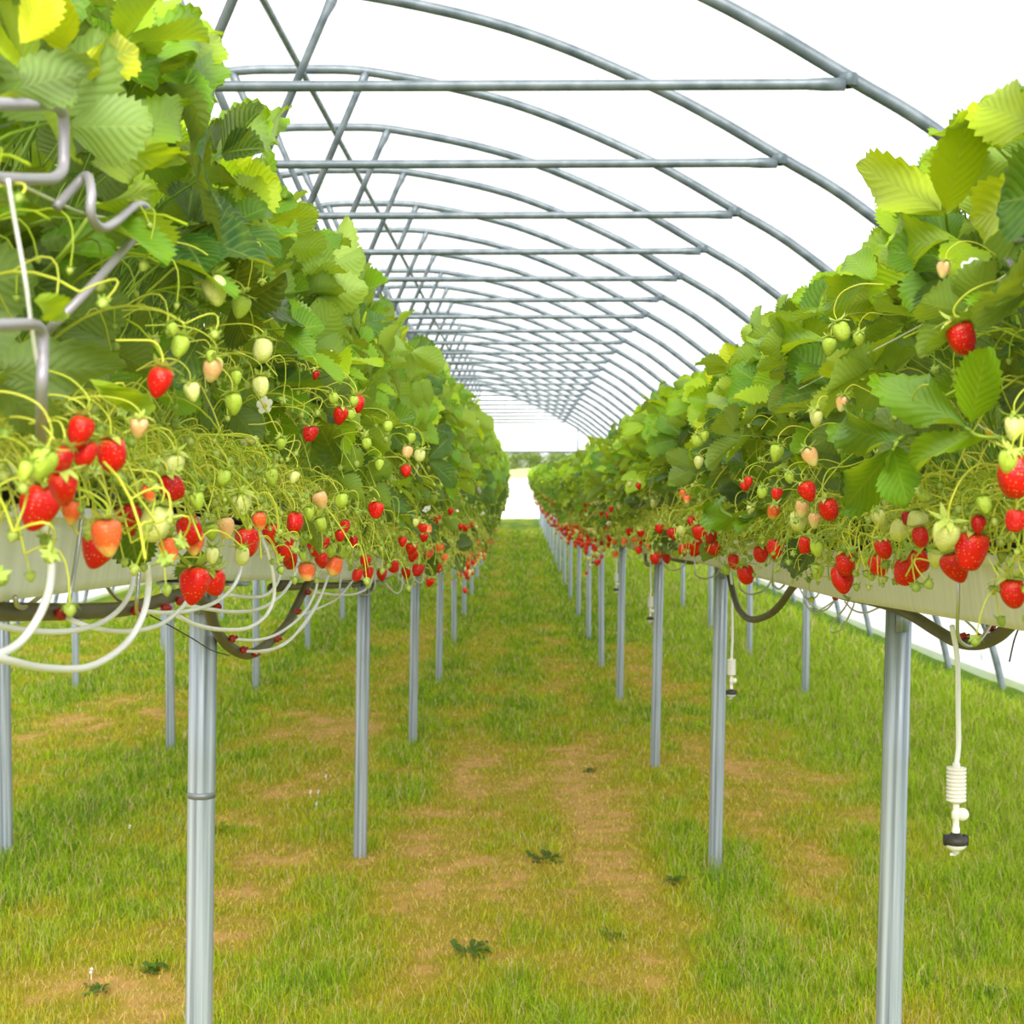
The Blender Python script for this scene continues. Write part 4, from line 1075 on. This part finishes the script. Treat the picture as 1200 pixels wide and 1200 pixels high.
o = g.build('floor', m); o['kind'] = 'structure'
g = G(); xs = np.linspace(-70, 70, 30); ys = np.geomspace(56.8, 700, 24); X, Y = np.meshgrid(xs, ys)
g.add(np.stack([X, Y, 0 * X - .3], -1), [grid_faces(24, 30)], (.62, 0, 0)); o = g.build('ground_field', m); o['kind'] = 'structure'

NB = 620000                                # blades: thinner on the ground with distance
yb_ = 3.6 / (1 - NP.random(NB) * (1 - 3.6 / 44))
xb_ = -5.6 + NP.random(NB) * 10.3
keep = (np.abs(xb_ - 0) < 1.2 + .42 * yb_) & (xb_ < 3.25) & (xb_ > -5.3)
xb_, yb_ = xb_[keep], yb_[keep]
l = lush(xb_, yb_); rn = NP.random(len(l))
kp = NP.random(len(l)) < .62 + .5 * l; xb_, yb_, l, rn = xb_[kp], yb_[kp], l[kp], rn[kp]
zb_ = ground(xb_, yb_)
nb = len(l)
tuft = (vnoise(xb_ + 5, yb_ + 3, .16, 5) > .68) * 1.0
hgt = (.019 + .046 * l ** 1.4 + .035 * tuft * l) * NP.uniform(.5, 1.5, nb) * (1 + .45 * np.clip((xb_ - 1.6) / 1.2, 0, 1))
wid = np.maximum(.0016, .00042 * yb_) * NP.uniform(.7, 1.3, nb)
az = NP.uniform(0, 2 * PI, nb); dx, dy = np.cos(az), np.sin(az)
lean = NP.uniform(.15, 1.1, nb) + .5 * (l < .3)
faz = NP.uniform(-.9, .9, nb)
wx, wy = np.cos(faz), np.sin(faz)
base = np.stack([xb_, yb_, zb_ - .004], 1); W = np.stack([wx, wy, 0 * wx], 1) * (wid / 2)[:, None]
D = np.stack([dx, dy, 0 * dx], 1)
mid = base + np.stack([0 * hgt, 0 * hgt, hgt * .6], 1) + D * (hgt * lean * .3)[:, None]
tip = base + np.stack([0 * hgt, 0 * hgt, hgt * np.clip(1.05 - .3 * lean, .3, 1)], 1) + D * (hgt * lean)[:, None]
V = np.stack([base - W, base + W, mid + W * .8, mid - W * .8, tip], 1).reshape(-1, 3)
o5 = (np.arange(nb) * 5)[:, None]
c = turf_colour(np.clip(l + NP.normal(0, .13, nb), 0, 1), rn, yb_)
c *= NP.uniform(.55, 1.35, nb)[:, None]
bk = (.65 * np.clip((xb_ - 1.25) / .7, 0, 1))[:, None]
c = c * (1 - bk) + np.array([.36, .50, .02]) * NP.uniform(.6, 1.3, nb)[:, None] * bk
straw = NP.random(nb) < .13
c[straw] = np.array([.62, .50, .22]) * NP.uniform(.7, 1.1, straw.sum())[:, None]
g = G(); g.add(V, [o5 + np.array([[0, 1, 2, 3]]), o5 + np.array([[3, 2, 4]])], np.repeat(c, 5, 0))
m, nt, out = mat('grass blade'); n = N(nt)
at_ = n('Attribute', attribute_name='luv')
b = n('BsdfPrincipled'); b.inputs['Roughness'].default_value = .6; b.inputs['Specular IOR Level'].default_value = .25; n.l(at_.outputs['Vector'], b.inputs['Base Color'])
tr = n('BsdfTranslucent'); n.l(at_.outputs['Vector'], tr.inputs['Color'])
mx = n('MixShader'); mx.inputs[0].default_value = .3; n.l(b.outputs[0], mx.inputs[1]); n.l(tr.outputs[0], mx.inputs[2]); n.l(mx.outputs[0], out.inputs[0])
tag(g.build('grass', m), 'patchy green and straw-coloured grass of the aisle floor between the posts', 'grass', None, 'stuff')

# small weeds and clover heads
def weed_mesh(seed):
    rng = random.Random(seed); g = G()
    for i in range(26):
        a = rng.uniform(0, 2 * PI); d = np.array([math.cos(a), math.sin(a), rng.uniform(.05, .8)]); p = np.array([rng.gauss(0, .035), rng.gauss(0, .035), rng.uniform(.0, .03)])
        leaflet(g, p, d, (-d[0] * .3, -d[1] * .3, 1), rng.uniform(.03, .06), rng.uniform(.016, .028), rng.uniform(.05, .35), rng, False)
    return g.mesh('broadleaf_weed', M['leaf'])
WM = [weed_mesh(i) for i in range(3)]
WPX = [(110, 1165, 'dark broadleaf weed in the grass at the lower left corner'), (175, 1140, 'small dark weed beside the nearest left post, lower left'), (640, 1010, 'dark weed in the middle of the aisle grass'), (720, 1100, 'dark weed clump in the grass left of the nearest right post'), (795, 1035, 'dark weed at the foot of the second right post'),
       (250, 975, 'small dark weed in the bare soil just right of the nearest left post'), (690, 905, 'dark weed clump in the aisle, near the third right post'), (1160, 1168, 'dark weed on dry turf in the lower right corner'), (555, 1120, 'dark weed in the front aisle grass, near the middle of the picture'), (240, 1020, 'dark weed on bare soil beside the nearest left post, lower one')]
def on_ground(px, py):
    d = ray(px, py); t = 1.5 / -d.z
    for _ in range(30):
        p = CO + d * t; t += (p.z - float(ground(p.x, p.y))) / -d.z * .8
    return CO + d * t
for i, (px, py, lab) in enumerate(WPX):
    p = on_ground(px, py); o = put('broadleaf_weed', WM[i % 3]); o.location = p; o.rotation_euler = (0, 0, i); s = .55 + .15 * (i % 3); o.scale = (s, s, s * .9)
    tag(o, lab, 'weed', 'broadleaf weeds in the grass')
cl = G()
for k in range(40):
    z = 1 - 2 * (k + .5) / 40; a = k * 2.4; q = np.array([math.sqrt(1 - z * z) * math.cos(a), math.sqrt(1 - z * z) * math.sin(a), z]); u = np.cross(q, [.2, .3, .9]); u /= np.linalg.norm(u)
    b0 = q * .004; cl.add([b0 - u * .0016, b0 + u * .0016, q * .0095 + u * .0012, q * .0095 - u * .0012], [np.array([[0, 1, 2, 3]])])
cl.add(np.concatenate([v + np.array([0, 0, 0]) for v in [np.array([[-.001, 0, -.03], [.001, 0, -.03], [.001, 0, 0], [-.001, 0, 0]])]]), [np.array([[0, 1, 2, 3]])])
CLM = cl.mesh('clover_flower', M['petal'])
for i, (px, py, lab) in enumerate([(382, 916, 'white clover head nearest the second left post'), (373, 935, 'white clover head in the middle of a group left of the second left post'), (371, 949, 'lowest white clover head of the group left of the second left post'), (364, 935, 'leftmost white clover head of the group left of the second left post'),
                                   (152, 977, 'lone white clover head in lush grass left of the nearest left post'), (107, 1149, 'white clover head over dark weed at lower left'), (13, 935, 'white clover head beside the outer left post'), (823, 733, 'white clover head right of the aisle near the second right post')]):
    p = on_ground(px, py); o = put('clover_flower', CLM); o.location = p + Vector((0, 0, .03)); tag(o, lab, 'flower', 'white clover heads in the grass')

# far field and trees beyond the tunnel
g = G(); xs = np.linspace(-60, 60, 60); V = [[(x, y, -.3 + 1.5 * z + .15 * math.sin(x * 1.7 + y) * z) for z, y in ((0, 92), (.8, 93), (1, 96), (1, 120), (.8, 160))] for x in xs]
g.add(np.array(V), [grid_faces(60, 5)])
tag(g.build('crop_strip', plain('pale crop', (.30, .40, .10), .9, 0, (1.2, (.46, .48, .22), .3, .7, (1, 1, 1)))), 'pale green crop strip beyond the white windbreak sheet', 'crop', None, 'stuff')
def crown_mesh(seed):
    rng = random.Random(seed); rs = np.random.default_rng(seed); g = G()
    for k in range(9):
        c = np.array([rng.gauss(0, 1.3), rng.gauss(0, 1.0), rng.uniform(1.4, 4.6)]); r = rng.uniform(.9, 1.7)
        for i in range(330):
            q = rs.normal(size=3); q /= np.linalg.norm(q); p = c + q * r * rng.uniform(.8, 1.05)
            u = rs.normal(size=3); u -= q * (u @ q) * .6; u /= np.linalg.norm(u); v = np.cross(q, u); L = rng.uniform(.18, .34)
            g.add([p - u * L * .5, p + v * L * .4, p + u * L * .5, p - v * L * .4], [np.array([[0, 1, 2, 3]])], (.5, .3, rng.uniform(-.02, .04)))
    t = G(); tube(t, [(0, 0, -.5), (.05, 0, 1.2), (0, .05, 3.2)], [.22, .17, .08], 8)
    return g.mesh('crown', M['leaf'], False), t.mesh('trunk', M['trunk'])
CRN = [crown_mesh(i) for i in range(3)]
for i in range(11):
    x = -14 + i * 2.7; y = 225 + (i % 3) * 9.0
    r = empty('tree', (x + R_.uniform(-.4, .4), y, -.3), (0, 0, i * 1.3), R_.uniform(.78, .95))
    tag(r, 'small blurred dark green tree on the horizon beyond the far tunnel opening', 'tree', 'trees on the horizon')
    put('crown', CRN[i % 3][0], r); put('trunk', CRN[i % 3][1], r)
